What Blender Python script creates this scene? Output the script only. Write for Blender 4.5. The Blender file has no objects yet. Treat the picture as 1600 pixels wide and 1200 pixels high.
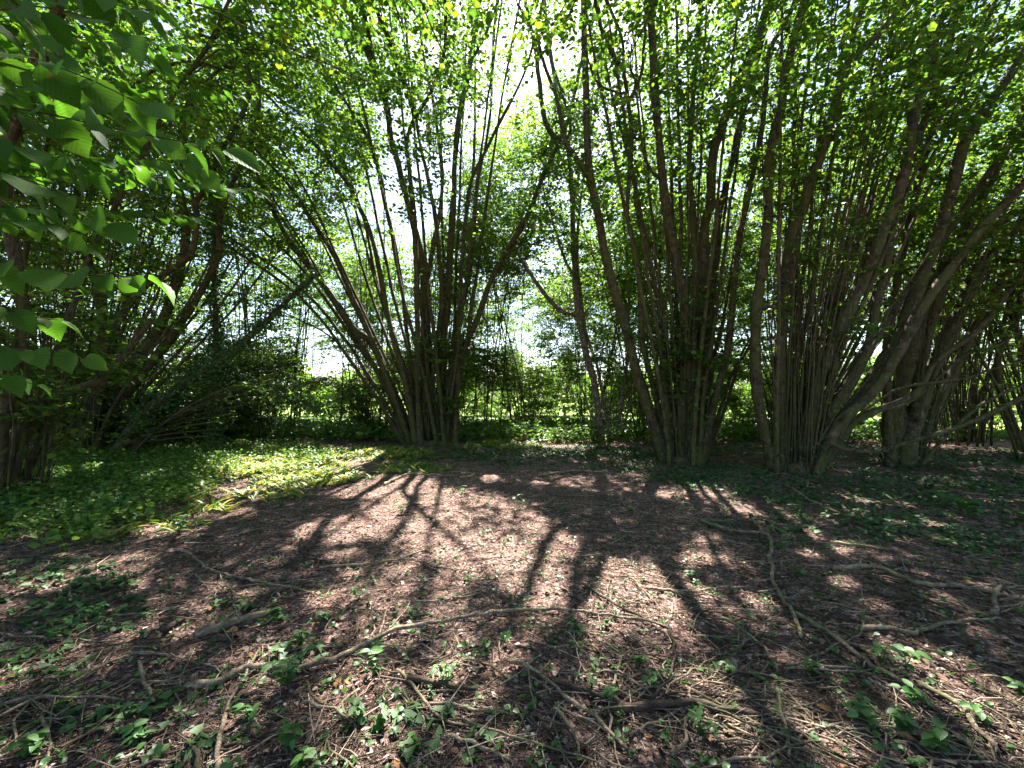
import bpy, math
import numpy as np
from mathutils import Vector

R = math.radians
rng = np.random.default_rng(7)
scene = bpy.context.scene

# ------------------------------------------------------------------ camera, sky, sun, exposure
CAM_H = 1.35
F = 650.0                       # focal length in photo pixels (photo is 1600 wide)
PITCH = math.atan(22 / F)
cam = bpy.data.cameras.new('camera')
cam.sensor_width = 36
cam.lens = F / 1600 * 36
cam.clip_start = 0.05
cam.clip_end = 3000
camo = bpy.data.objects.new('camera', cam)
scene.collection.objects.link(camo)
camo.location = (0, 0, CAM_H)
camo.rotation_euler = (math.pi / 2 + PITCH, 0, 0)
scene.camera = camo

SUN_EL, SUN_AZ = R(53), R(4)    # azimuth measured from +Y towards +X
SUN = np.array([math.cos(SUN_EL) * math.sin(SUN_AZ), math.cos(SUN_EL) * math.cos(SUN_AZ), math.sin(SUN_EL)])
world = bpy.data.worlds.new('World')
scene.world = world
world.use_nodes = True
wn = world.node_tree
sky = wn.nodes.new('ShaderNodeTexSky')
sky.sky_type = 'NISHITA'
sky.sun_disc = False
sky.sun_elevation = SUN_EL
sky.sun_rotation = SUN_AZ
sky.air_density = 1.0
sky.dust_density = 1.0
bg = wn.nodes['Background']
bg.inputs['Strength'].default_value = 0.052
wn.links.new(sky.outputs[0], bg.inputs['Color'])
sl = bpy.data.lights.new('sun', 'SUN')
sl.energy = 5.0
sl.angle = R(0.5)
sl.color = (1.0, 0.95, 0.87)
so = bpy.data.objects.new('sun', sl)
scene.collection.objects.link(so)
so.rotation_euler = Vector(SUN).to_track_quat('Z', 'Y').to_euler()
so.location = (0, 0, 30)
scene.view_settings.view_transform = 'Standard'
scene.view_settings.look = 'None'
scene.view_settings.exposure = 3.15
scene.view_settings.gamma = 1
scene.cycles.max_bounces = 8
scene.cycles.diffuse_bounces = 4
scene.cycles.glossy_bounces = 2
scene.cycles.transmission_bounces = 4
scene.cycles.sample_clamp_indirect = 6
scene.cycles.use_denoising = True
scene.cycles.caustics_reflective = False
scene.cycles.caustics_refractive = False

# ------------------------------------------------------------------ pixel <-> world
CP, SP = math.cos(PITCH), math.sin(PITCH)
def ray(px, py):
    u = (np.asarray(px, float) - 800) / F
    v = (600 - np.asarray(py, float)) / F
    return np.stack([u, CP - SP * v, SP + CP * v], -1)
def at(px, py, D):
    d = ray(px, py)
    return np.array([0, 0, CAM_H]) + d * (np.asarray(D) / d[..., 1])[..., None]
def ground_at(px, py):
    d = ray(px, py)
    k = -CAM_H / np.minimum(d[..., 2], -1e-3)
    p = np.array([0, 0, CAM_H]) + d * k[..., None]
    return p
def pix(p):
    q = np.asarray(p) - np.array([0, 0, CAM_H])
    y = CP * q[..., 1] + SP * q[..., 2]
    z = -SP * q[..., 1] + CP * q[..., 2]
    y = np.where(np.abs(y) < 1e-3, 1e-3, y)
    return 800 + F * q[..., 0] / y, 600 - F * z / y

def gh(x, y):
    """height of the ground"""
    x = np.asarray(x, float); y = np.asarray(y, float)
    near = 0.022 * np.sin(1.7 * x + 0.6 * y) + 0.02 * np.sin(0.9 * y - 1.3 * x + 1) + 0.012 * np.sin(3.1 * x - 2.3 * y)
    far = -0.25 * np.clip((y - 15) / 12, 0, 1)
    side = 0.10 * np.clip((-x - 2.5) / 4, 0, 1) * np.clip((12 - y) / 6, 0, 1)
    return near + far + side

def norm(v):
    return v / np.maximum(np.linalg.norm(v, axis=-1, keepdims=True), 1e-9)

# ------------------------------------------------------------------ light patches: where the crowns leave gaps for the sun
PATCH = [(600,765,62,16),(690,802,95,24),(785,830,62,36),(850,852,42,28),(715,850,60,16),(850,892,70,26),(960,905,70,22),
 (1000,940,92,28),(1055,967,48,18),(765,884,38,18),(540,830,66,11),(950,752,62,9),(1085,772,62,9),(1195,800,56,9),
 (1275,812,60,8),(1440,816,46,6),(455,738,105,17),(540,716,50,10),(160,902,62,9),(20,936,44,7),(1100,872,32,7),(1170,942,26,14),
 (1110,1072,40,14),(1450,1042,36,13),(1505,1070,42,15),(1565,1102,46,17),(620,1152,62,34),(600,1196,60,20),
 (1160,1152,42,28),(1195,1180,40,20),(1230,1130,30,15),(850,952,24,8),(725,1060,26,12),(380,772,34,7),(1350,722,60,6),
 (1560,712,70,7),(900,690,80,9),(1010,688,60,6),(680,1100,40,16),(1590,1135,40,16),(420,1016,20,6),(1290,870,30,5),(245,836,45,8),(1380,780,50,6),(350,800,40,6)]
PATCH = np.array(PATCH, float)
_q = np.random.default_rng(5)
_fy = 715 + 480 * _q.uniform(0, 1, 80) ** 0.9
PATCH = np.vstack([PATCH, np.stack([_q.uniform(0, 1600, 80), _fy, 7 + 20 * (_fy - 660) / 500 * _q.uniform(.5, 1.2, 80), 2.5 + 9 * (_fy - 660) / 500 * _q.uniform(.5, 1.2, 80)], -1)])
def lit(g, m=1.0):
    """1 inside a sunlit patch of ground"""
    px, py = pix(np.concatenate([g[..., :2], np.zeros_like(g[..., :1])], -1))
    w = 0.2 * np.sin(px * 0.11 + py * 0.07) + 0.2 * np.sin(py * 0.23 - px * 0.05) + 0.22 * np.sin(px * 0.31 + py * 0.4)
    d = ((px[..., None] - PATCH[:, 0]) / (PATCH[:, 2] + 4)) ** 2 + ((py[..., None] - PATCH[:, 1]) / (PATCH[:, 3] + 2)) ** 2
    return ((d.min(-1) / (m * m) + w) < 1.0) & (g[..., 1] > 0.8)
def sun_foot(p):
    return p - SUN * (p[..., 2:3] / SUN[2])

# ------------------------------------------------------------------ materials
def nodes(name):
    m = bpy.data.materials.new(name)
    m.use_nodes = True
    nt = m.node_tree
    for n in list(nt.nodes):
        nt.nodes.remove(n)
    return m, nt, nt.nodes, nt.links
def ramp(nt, stops, interp='LINEAR'):
    r = nt.nodes.new('ShaderNodeValToRGB')
    r.color_ramp.interpolation = interp
    e = r.color_ramp.elements
    while len(e) > 1: e.remove(e[-1])
    e[0].position = stops[0][0]; e[0].color = (*stops[0][1], 1)
    for p, c in stops[1:]:
        k = e.new(p); k.color = (*c, 1)
    return r
def leaf_mat(name, cols, trans=0.5, tcol=(1.5, 1.6, 0.7), rough=0.45, spec=0.3, veins=False):
    m, nt, N, L = nodes(name)
    out = N.new('ShaderNodeOutputMaterial')
    geo = N.new('ShaderNodeNewGeometry')
    n = len(cols)
    rp = ramp(nt, [(i / (n - 1) if n > 1 else 0, c) for i, c in enumerate(cols)])
    L.new(geo.outputs['Random Per Island'], rp.inputs[0])
    col = rp.outputs[0]
    p = N.new('ShaderNodeBsdfPrincipled')
    if veins:
        uv = N.new('ShaderNodeUVMap')
        sep = N.new('ShaderNodeSeparateXYZ'); L.new(uv.outputs[0], sep.inputs[0])
        ab = N.new('ShaderNodeMath'); ab.operation = 'ABSOLUTE'; L.new(sep.outputs[1], ab.inputs[0])
        mu = N.new('ShaderNodeMath'); mu.operation = 'MULTIPLY'; mu.inputs[1].default_value = -0.85; L.new(ab.outputs[0], mu.inputs[0])
        ad = N.new('ShaderNodeMath'); ad.operation = 'ADD'; L.new(sep.outputs[0], ad.inputs[0]); L.new(mu.outputs[0], ad.inputs[1])
        sc = N.new('ShaderNodeMath'); sc.operation = 'MULTIPLY'; sc.inputs[1].default_value = 8.0; L.new(ad.outputs[0], sc.inputs[0])
        fr = N.new('ShaderNodeMath'); fr.operation = 'PINGPONG'; fr.inputs[1].default_value = 0.5; L.new(sc.outputs[0], fr.inputs[0])
        mn = N.new('ShaderNodeMath'); mn.operation = 'MINIMUM'; L.new(fr.outputs[0], mn.inputs[0])
        m2 = N.new('ShaderNodeMath'); m2.operation = 'MULTIPLY'; m2.inputs[1].default_value = 14; L.new(ab.outputs[0], m2.inputs[0]); L.new(m2.outputs[0], mn.inputs[1])
        vr = ramp(nt, [(0, (0.72,) * 3), (0.09, (0.85,) * 3), (0.2, (1,) * 3)]); L.new(mn.outputs[0], vr.inputs[0])
        mx = N.new('ShaderNodeMix'); mx.data_type = 'RGBA'; mx.blend_type = 'MULTIPLY'; mx.inputs[0].default_value = 1
        L.new(col, mx.inputs[6]); L.new(vr.outputs[0], mx.inputs[7]); col = mx.outputs[2]
        bm = N.new('ShaderNodeBump'); bm.inputs['Strength'].default_value = 0.5; bm.inputs['Distance'].default_value = 0.002
        L.new(mn.outputs[0], bm.inputs['Height']); L.new(bm.outputs[0], p.inputs['Normal'])
    if veins:
        tcb = N.new('ShaderNodeTexCoord'); nb = N.new('ShaderNodeTexNoise'); nb.inputs['Scale'].default_value = 60; nb.inputs['Detail'].default_value = 3
        L.new(tcb.outputs['Object'], nb.inputs[0]); rb = ramp(nt, [(0.66, (0,) * 3), (0.70, (0.8,) * 3)]); L.new(nb.outputs[0], rb.inputs[0])
        mz = N.new('ShaderNodeMix'); mz.data_type = 'RGBA'; L.new(rb.outputs[0], mz.inputs[0]); L.new(col, mz.inputs[6]); mz.inputs[7].default_value = (0.10, 0.075, 0.02, 1); col = mz.outputs[2]
    p.inputs['Roughness'].default_value = rough
    p.inputs['Specular IOR Level'].default_value = spec
    L.new(col, p.inputs['Base Color'])
    t = N.new('ShaderNodeBsdfTranslucent')
    v = N.new('ShaderNodeMix'); v.data_type = 'RGBA'; v.blend_type = 'MULTIPLY'; v.inputs[0].default_value = 1; v.clamp_result = False
    v.inputs[7].default_value = (*tcol, 1)
    L.new(col, v.inputs[6]); L.new(v.outputs[2], t.inputs[0])
    mx = N.new('ShaderNodeMixShader'); mx.inputs[0].default_value = trans
    L.new(p.outputs[0], mx.inputs[1]); L.new(t.outputs[0], mx.inputs[2]); L.new(mx.outputs[0], out.inputs[0])
    return m
def bark_mat(name, a, b, moss=None, moss_amt=0.5, scale=9, stretch=0.18, bump=0.6, lichen=None):
    m, nt, N, L = nodes(name)
    out = N.new('ShaderNodeOutputMaterial'); p = N.new('ShaderNodeBsdfPrincipled')
    tc = N.new('ShaderNodeTexCoord'); mp = N.new('ShaderNodeMapping'); mp.inputs['Scale'].default_value = (1, 1, stretch)
    L.new(tc.outputs['Object'], mp.inputs[0])
    n1 = N.new('ShaderNodeTexNoise'); n1.inputs['Scale'].default_value = scale * 4; n1.inputs['Detail'].default_value = 6; n1.inputs['Roughness'].default_value = 0.7
    L.new(mp.outputs[0], n1.inputs[0])
    r1 = ramp(nt, [(0.32, a), (0.68, b)]); L.new(n1.outputs[0], r1.inputs[0])
    nb = N.new('ShaderNodeTexNoise'); nb.inputs['Scale'].default_value = scale * 0.9; nb.inputs['Detail'].default_value = 5; nb.inputs['Roughness'].default_value = 0.7
    L.new(tc.outputs['Object'], nb.inputs[0])
    rb = ramp(nt, [(0.36, (0.45,) * 3), (0.52, (1.0,) * 3), (0.66, (1.9, 1.8, 1.65))]); L.new(nb.outputs[0], rb.inputs[0])
    mb_ = N.new('ShaderNodeMix'); mb_.data_type = 'RGBA'; mb_.blend_type = 'MULTIPLY'; mb_.inputs[0].default_value = 1; mb_.clamp_result = False
    L.new(r1.outputs[0], mb_.inputs[6]); L.new(rb.outputs[0], mb_.inputs[7])
    col = mb_.outputs[2]
    if moss:
        n2 = N.new('ShaderNodeTexNoise'); n2.inputs['Scale'].default_value = 3.5; n2.inputs['Detail'].default_value = 5; L.new(tc.outputs['Object'], n2.inputs[0])
        r2 = ramp(nt, [(0.62 - 0.3 * moss_amt, (0,) * 3), (0.75 - 0.3 * moss_amt, (0.85,) * 3)]); L.new(n2.outputs[0], r2.inputs[0])
        mx = N.new('ShaderNodeMix'); mx.data_type = 'RGBA'; L.new(r2.outputs[0], mx.inputs[0]); L.new(col, mx.inputs[6]); mx.inputs[7].default_value = (*moss, 1)
        col = mx.outputs[2]
    if lichen:
        n3 = N.new('ShaderNodeTexNoise'); n3.inputs['Scale'].default_value = 14; n3.inputs['Detail'].default_value = 3; L.new(tc.outputs['Object'], n3.inputs[0])
        r3 = ramp(nt, [(0.62, (0,) * 3), (0.66, (0.8,) * 3)]); L.new(n3.outputs[0], r3.inputs[0])
        mx = N.new('ShaderNodeMix'); mx.data_type = 'RGBA'; L.new(r3.outputs[0], mx.inputs[0]); L.new(col, mx.inputs[6]); mx.inputs[7].default_value = (*lichen, 1)
        col = mx.outputs[2]
    L.new(col, p.inputs['Base Color']); p.inputs['Roughness'].default_value = 0.85; p.inputs['Specular IOR Level'].default_value = 0.2
    bm = N.new('ShaderNodeBump'); bm.inputs['Strength'].default_value = bump; bm.inputs['Distance'].default_value = 0.03
    ah = N.new('ShaderNodeMath'); ah.operation = 'ADD'; L.new(n1.outputs[0], ah.inputs[0]); L.new(nb.outputs[0], ah.inputs[1])
    L.new(ah.outputs[0], bm.inputs['Height']); L.new(bm.outputs[0], p.inputs['Normal'])
    L.new(p.outputs[0], out.inputs[0])
    return m
def island_mat(name, cols, rough=0.85):
    m, nt, N, L = nodes(name)
    out = N.new('ShaderNodeOutputMaterial'); p = N.new('ShaderNodeBsdfPrincipled'); geo = N.new('ShaderNodeNewGeometry')
    rp = ramp(nt, [(i / (len(cols) - 1), c) for i, c in enumerate(cols)])
    L.new(geo.outputs['Random Per Island'], rp.inputs[0]); L.new(rp.outputs[0], p.inputs['Base Color'])
    p.inputs['Roughness'].default_value = rough; p.inputs['Specular IOR Level'].default_value = 0.15
    L.new(p.outputs[0], out.inputs[0])
    return m

M_LEAF = leaf_mat('hazel_leaf', [(0.032, 0.075, 0.014), (0.045, 0.10, 0.018), (0.06, 0.125, 0.02), (0.085, 0.15, 0.02), (0.13, 0.17, 0.02)], 0.52, (1.7, 1.8, 0.8), 0.5, 0.25)
M_LEAF_FAR = leaf_mat('far_leaf', [(0.05, 0.105, 0.02), (0.07, 0.14, 0.024), (0.09, 0.16, 0.025), (0.12, 0.18, 0.03)], 0.55, (1.9, 1.9, 0.9), 0.5, 0.25)
M_NEAR = leaf_mat('near_hazel_leaf', [(0.035, 0.085, 0.012), (0.045, 0.11, 0.016), (0.06, 0.13, 0.018)], 0.5, (1.8, 2.0, 0.8), 0.6, 0.12, veins=True)
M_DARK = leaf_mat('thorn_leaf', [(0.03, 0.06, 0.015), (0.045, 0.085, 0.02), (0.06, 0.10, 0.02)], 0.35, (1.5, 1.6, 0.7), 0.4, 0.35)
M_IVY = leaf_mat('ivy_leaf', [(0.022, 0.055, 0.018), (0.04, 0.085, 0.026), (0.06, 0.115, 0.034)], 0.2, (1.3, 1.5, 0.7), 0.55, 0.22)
M_HERB = leaf_mat('herb_leaf', [(0.04, 0.10, 0.02), (0.06, 0.14, 0.025), (0.07, 0.15, 0.03), (0.10, 0.17, 0.03), (0.16, 0.20, 0.04)], 0.4, (1.5, 1.6, 0.7), 0.5, 0.3)
M_STRAP = leaf_mat('yellowing_leaf', [(0.05, 0.12, 0.025), (0.08, 0.17, 0.03), (0.12, 0.20, 0.035), (0.30, 0.30, 0.06), (0.50, 0.38, 0.07)], 0.35, (1.3, 1.3, 0.8), 0.5, 0.3)
M_SEED = leaf_mat('seedling_leaf', [(0.04, 0.11, 0.025), (0.055, 0.14, 0.03), (0.08, 0.17, 0.035)], 0.35, (1.4, 1.6, 0.7), 0.45, 0.35, veins=True)
M_BARK = bark_mat('hazel_bark', (0.018, 0.015, 0.008), (0.10, 0.080, 0.045), (0.06, 0.066, 0.017), 0.6, bump=1.0, lichen=(0.11, 0.11, 0.075))
M_BARK_PALE = bark_mat('pale_bark', (0.05, 0.04, 0.03), (0.20, 0.165, 0.13), (0.08, 0.085, 0.03), 0.35, lichen=(0.34, 0.34, 0.28))
M_STICK = bark_mat('dead_stick', (0.08, 0.058, 0.04), (0.32, 0.245, 0.17), (0.12, 0.12, 0.05), 0.35, 14, 1, 0.8, lichen=(0.24, 0.22, 0.16))
M_STICK_DK = bark_mat('rotten_stick', (0.03, 0.02, 0.015), (0.10, 0.068, 0.05), (0.05, 0.055, 0.025), 0.4, 14, 1, 0.9)
M_TWIG = island_mat('twig_litter', [(0.03, 0.02, 0.015), (0.055, 0.037, 0.027), (0.08, 0.055, 0.04), (0.12, 0.085, 0.06), (0.36, 0.28, 0.21)])
M_CRUMB = island_mat('leaf_crumbs', [(0.025, 0.016, 0.012), (0.05, 0.031, 0.023), (0.09, 0.057, 0.045), (0.15, 0.105, 0.085), (0.40, 0.31, 0.27)])
M_DEADLEAF = leaf_mat('dead_leaf', [(0.07, 0.045, 0.03), (0.10, 0.06, 0.04), (0.13, 0.08, 0.05), (0.30, 0.15, 0.06)], 0.2, (1.2, 1, 0.8), 0.7, 0.1)

# ground: red-brown leaf mould near, sunlit pasture beyond the wood
def ground_mat():
    m, nt, N, L = nodes('woodland_ground')
    out = N.new('ShaderNodeOutputMaterial'); p = N.new('ShaderNodeBsdfPrincipled')
    tc = N.new('ShaderNodeTexCoord')
    def noise(s, d=6, r=0.65):
        n = N.new('ShaderNodeTexNoise'); n.inputs['Scale'].default_value = s; n.inputs['Detail'].default_value = d; n.inputs['Roughness'].default_value = r
        L.new(tc.outputs['Object'], n.inputs[0]); return n
    a = noise(45, 8, 0.75); b = noise(1.3, 4); c = noise(160, 3)
    soil = ramp(nt, [(0.37, (0.024, 0.016, 0.013)), (0.5, (0.14, 0.098, 0.082)), (0.62, (0.46, 0.345, 0.305))]); L.new(a.outputs[0], soil.inputs[0])
    red = ramp(nt, [(0.35, (0.8, 0.74, 0.72)), (0.65, (1.2, 1.0, 0.95))]); L.new(b.outputs[0], red.inputs[0])
    mx = N.new('ShaderNodeMix'); mx.data_type = 'RGBA'; mx.blend_type = 'MULTIPLY'; mx.inputs[0].default_value = 1
    L.new(soil.outputs[0], mx.inputs[6]); L.new(red.outputs[0], mx.inputs[7])
    grass = ramp(nt, [(0.3, (0.10, 0.17, 0.03)), (0.7, (0.24, 0.27, 0.07))]); L.new(b.outputs[0], grass.inputs[0])
    sep = N.new('ShaderNodeSeparateXYZ'); L.new(tc.outputs['Object'], sep.inputs[0])
    mr = N.new('ShaderNodeMapRange'); mr.inputs[1].default_value = 13.5; mr.inputs[2].default_value = 17; L.new(sep.outputs[1], mr.inputs[0])
    m2 = N.new('ShaderNodeMix'); m2.data_type = 'RGBA'; L.new(mr.outputs[0], m2.inputs[0]); L.new(mx.outputs[2], m2.inputs[6]); L.new(grass.outputs[0], m2.inputs[7])
    L.new(m2.outputs[2], p.inputs['Base Color']); p.inputs['Roughness'].default_value = 0.95; p.inputs['Specular IOR Level'].default_value = 0.1
    ad = N.new('ShaderNodeMath'); ad.operation = 'ADD'; L.new(a.outputs[0], ad.inputs[0]); L.new(c.outputs[0], ad.inputs[1])
    bm = N.new('ShaderNodeBump'); bm.inputs['Strength'].default_value = 0.9; bm.inputs['Distance'].default_value = 0.02
    L.new(ad.outputs[0], bm.inputs['Height']); L.new(bm.outputs[0], p.inputs['Normal']); L.new(p.outputs[0], out.inputs[0])
    return m
M_GROUND = ground_mat()

# ------------------------------------------------------------------ mesh building
class MB:
    def __init__(s):
        s.v = []; s.f4 = []; s.f3 = []; s.uv4 = []; s.n = 0
    def add(s, v, f4=None, f3=None, uv=None):
        v = np.asarray(v, np.float32).reshape(-1, 3)
        if f4 is not None and len(f4):
            s.f4.append(np.asarray(f4, np.int64).reshape(-1, 4) + s.n)
            if uv is not None: s.uv4.append(np.asarray(uv, np.float32)[np.asarray(f4).reshape(-1, 4)])
        if f3 is not None and len(f3): s.f3.append(np.asarray(f3, np.int64).reshape(-1, 3) + s.n)
        s.v.append(v); s.n += len(v)
    def build(s, name, mat, parent=None, origin=(0, 0, 0), smooth=False):
        me = bpy.data.meshes.new(name)
        v = np.concatenate(s.v) - np.asarray(origin, np.float32)
        f4 = np.concatenate(s.f4) if s.f4 else np.zeros((0, 4), np.int64)
        f3 = np.concatenate(s.f3) if s.f3 else np.zeros((0, 3), np.int64)
        me.vertices.add(len(v)); me.vertices.foreach_set('co', v.astype(np.float32).ravel())
        li = np.concatenate([f4.ravel(), f3.ravel()]).astype(np.int32)
        me.loops.add(len(li)); me.loops.foreach_set('vertex_index', li)
        n = len(f4) + len(f3)
        st = np.concatenate([np.arange(len(f4)) * 4, len(f4) * 4 + np.arange(len(f3)) * 3]).astype(np.int32)
        me.polygons.add(n); me.polygons.foreach_set('loop_start', st)
        if s.uv4 and not s.f3:
            ul = me.uv_layers.new(name='UVMap'); ul.data.foreach_set('uv', np.concatenate(s.uv4).astype(np.float32).ravel())
        me.update(calc_edges=True)
        if smooth: me.polygons.foreach_set('use_smooth', np.ones(n, bool))
        me.materials.append(mat)
        o = bpy.data.objects.new(name, me)
        scene.collection.objects.link(o)
        if parent is not None: o.parent = parent
        else: o.location = origin
        return o

def tubes(mb, P, Rr, sides=6, rough=0.0, cap=True):
    """P (T,K,3) centre lines, Rr (T,K) radii"""
    P = np.asarray(P, float); Rr = np.asarray(Rr, float)
    T, K, _ = P.shape
    t = norm(np.gradient(P, axis=1))
    mt = norm(P[:, -1] - P[:, 0])
    ref = np.where(np.abs(mt[:, 2:3]) > 0.75, np.array([[1.0, 0.3, 0]]), np.array([[0, 0, 1.0]]))[:, None, :]
    n1 = norm(ref - (ref * t).sum(-1, keepdims=True) * t); n2 = np.cross(t, n1)
    a = np.arange(sides) * 2 * math.pi / sides
    rr = Rr[:, :, None] * np.ones(sides)
    if rough: rr = rr * (1 + rough * rng.standard_normal((T, K, sides)))
    v = P[:, :, None] + rr[..., None] * (np.cos(a)[:, None] * n1[:, :, None] + np.sin(a)[:, None] * n2[:, :, None])
    j, k = np.meshgrid(np.arange(K - 1), np.arange(sides), indexing='ij')
    k2 = (k + 1) % sides
    f = np.stack([j * sides + k, j * sides + k2, (j + 1) * sides + k2, (j + 1) * sides + k], -1).reshape(-1, 4)
    f = (f[None] + (np.arange(T) * K * sides)[:, None, None]).reshape(-1, 4)
    f3 = None
    if cap and sides >= 5:
        c0 = np.array([[0, i + 1, i] for i in range(1, sides - 1)]); c1 = np.array([[0, i, i + 1] for i in range(1, sides - 1)]) + (K - 1) * sides
        f3 = (np.concatenate([c0, c1])[None] + (np.arange(T) * K * sides)[:, None, None]).reshape(-1, 3)
    mb.add(v.reshape(-1, 3), f, f3)

def spline(pts, n):
    """Catmull-Rom through pts (K,D), n samples evenly by chord length"""
    p = np.asarray(pts, float)
    d = np.concatenate([[0], np.cumsum(np.linalg.norm(np.diff(p[:, :3], axis=0), axis=1))])
    s = np.linspace(0, d[-1], n)
    i = np.clip(np.searchsorted(d, s, side='right') - 1, 0, len(p) - 2)
    h = (s - d[i]) / np.maximum(d[i + 1] - d[i], 1e-9)
    P0 = p[np.maximum(i - 1, 0)]; P1 = p[i]; P2 = p[i + 1]; P3 = p[np.minimum(i + 2, len(p) - 1)]
    h = h[:, None]
    return 0.5 * (2 * P1 + (P2 - P0) * h + (2 * P0 - 5 * P1 + 4 * P2 - P3) * h ** 2 + (3 * P1 - P0 - 3 * P2 + P3) * h ** 3)

# leaf templates: (u along, v across, w up), quads
def tpl(rows, prof, fold=0.18, droop=0.15, serr=0.0, wid=0.42):
    v, uv, f = [], [], []
    for i in range(rows):
        t = i / (rows - 1)
        w = prof(t) * wid
        if serr: w *= 1 + serr * (1 if i % 2 else -1)
        if i in (0, rows - 1): w = 0.004
        for s in (-1, 0, 1):
            v.append((t, s * w, abs(s) * fold * w - droop * t * t)); uv.append((t, s * w))
    for i in range(rows - 1):
        for s in (0, 1):
            a = i * 3 + s
            f.append((a, a + 1, a + 4, a + 3))
    return np.array(v), np.array(f), np.array(uv)
hz = lambda t: (math.sin(math.pi * min(1, t * 1.02) ** 0.85) ** 0.55) * (1.0 if t < 0.7 else 1 - 0.55 * (t - 0.7) / 0.3)
TPL_Q = (np.array([(0, 0, 0), (0.45, 0.42, 0.06), (1, 0, -0.12), (0.5, -0.42, 0.06)]), np.array([(0, 1, 2, 3)]), np.zeros((4, 2)))
TPL_6 = (np.array([(0, 0, 0), (0.22, 0.34, 0.07), (0.68, 0.40, 0.02), (1, 0, -0.15), (0.68, -0.40, 0.02), (0.22, -0.34, 0.07)]), np.array([(0, 1, 2, 3), (0, 3, 4, 5)]), np.zeros((6, 2)))
TPL_HZ = tpl(15, hz, 0.25, 0.22, 0.045, 0.44); TPL_HZ2 = tpl(13, hz, 0.45, 0.42, 0.05, 0.40); TPL_HZ3 = tpl(15, hz, 0.1, 0.1, 0.05, 0.47)
TPL_MID = tpl(6, hz, 0.22, 0.2, 0, 0.42)
ov = lambda t: math.sin(math.pi * t ** 0.75) ** 0.8
TPL_OV = tpl(7, ov, 0.25, 0.22, 0.03, 0.30)
TPL_STRAP = tpl(5, lambda t: math.sin(math.pi * (0.12 + 0.88 * t)) ** 0.6 if t < 1 else 0, 0.3, 0.5, 0, 0.075)
TPL_IVY = (np.array([(0, 0, 0), (-0.08, 0.38, 0.03), (0.42, 0.30, 0.03), (1, 0, -0.1), (0.42, -0.30, 0.03), (-0.08, -0.38, 0.03)]), np.array([(0, 1, 2, 3), (0, 3, 4, 5)]), np.zeros((6, 2)))

def leaves(mb, T, pos, d, n, size, uv=False):
    V, Fc, U = T
    d = norm(d); n = norm(n - (n * d).sum(-1, keepdims=True) * d); s = np.cross(n, d)
    L = size[:, None, None]
    v = pos[:, None] + L * (V[None, :, 0:1] * d[:, None] + V[None, :, 1:2] * s[:, None] + V[None, :, 2:3] * n[:, None])
    N, K = v.shape[:2]
    f = (Fc[None] + (np.arange(N) * K)[:, None, None]).reshape(-1, 4)
    mb.add(v.reshape(-1, 3), f, uv=np.tile(U, (N, 1)) if uv else None)

def tag(o, label=None, cat=None, group=None, kind=None):
    if label: o['label'] = label
    if cat: o['category'] = cat
    if group: o['group'] = group
    if kind: o['kind'] = kind
    return o
def empty(name, loc, label, cat, group=None):
    o = bpy.data.objects.new(name, None); scene.collection.objects.link(o)
    o.location = [float(a) for a in loc]; o.empty_display_size = 0.3
    return tag(o, label, cat, group)

# ------------------------------------------------------------------ ground
def build_ground():
    def axis(lo, hi, fine, n):
        a = np.linspace(-1, 1, n)
        return np.sinh(a * 6.2) / math.sinh(6.2)
    xs = np.concatenate([np.linspace(-600, -20, 14)[:-1], np.linspace(-20, -8, 40)[:-1], np.linspace(-8, 8, 320)[:-1], np.linspace(8, 20, 40)[:-1], np.linspace(20, 600, 14)])
    ys = np.concatenate([np.linspace(-120, -4, 10)[:-1], np.linspace(-4, 1, 20)[:-1], np.linspace(1, 10, 190)[:-1], np.linspace(10, 30, 70)[:-1], np.linspace(30, 1500, 20)])
    X, Y = np.meshgrid(xs, ys, indexing='ij')
    Z = gh(X, Y)
    m = (np.abs(X) < 8) & (Y > 1) & (Y < 10)
    Z = Z + np.where(m, 0.006 * rng.standard_normal(X.shape), 0)
    v = np.stack([X, Y, Z], -1).reshape(-1, 3)
    nx, ny = X.shape
    i, j = np.meshgrid(np.arange(nx - 1), np.arange(ny - 1), indexing='ij')
    f = np.stack([i * ny + j, (i + 1) * ny + j, (i + 1) * ny + j + 1, i * ny + j + 1], -1).reshape(-1, 4)
    mb = MB(); mb.add(v, f)
    tag(mb.build('ground', M_GROUND, smooth=True), kind='structure')
build_ground()

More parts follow.
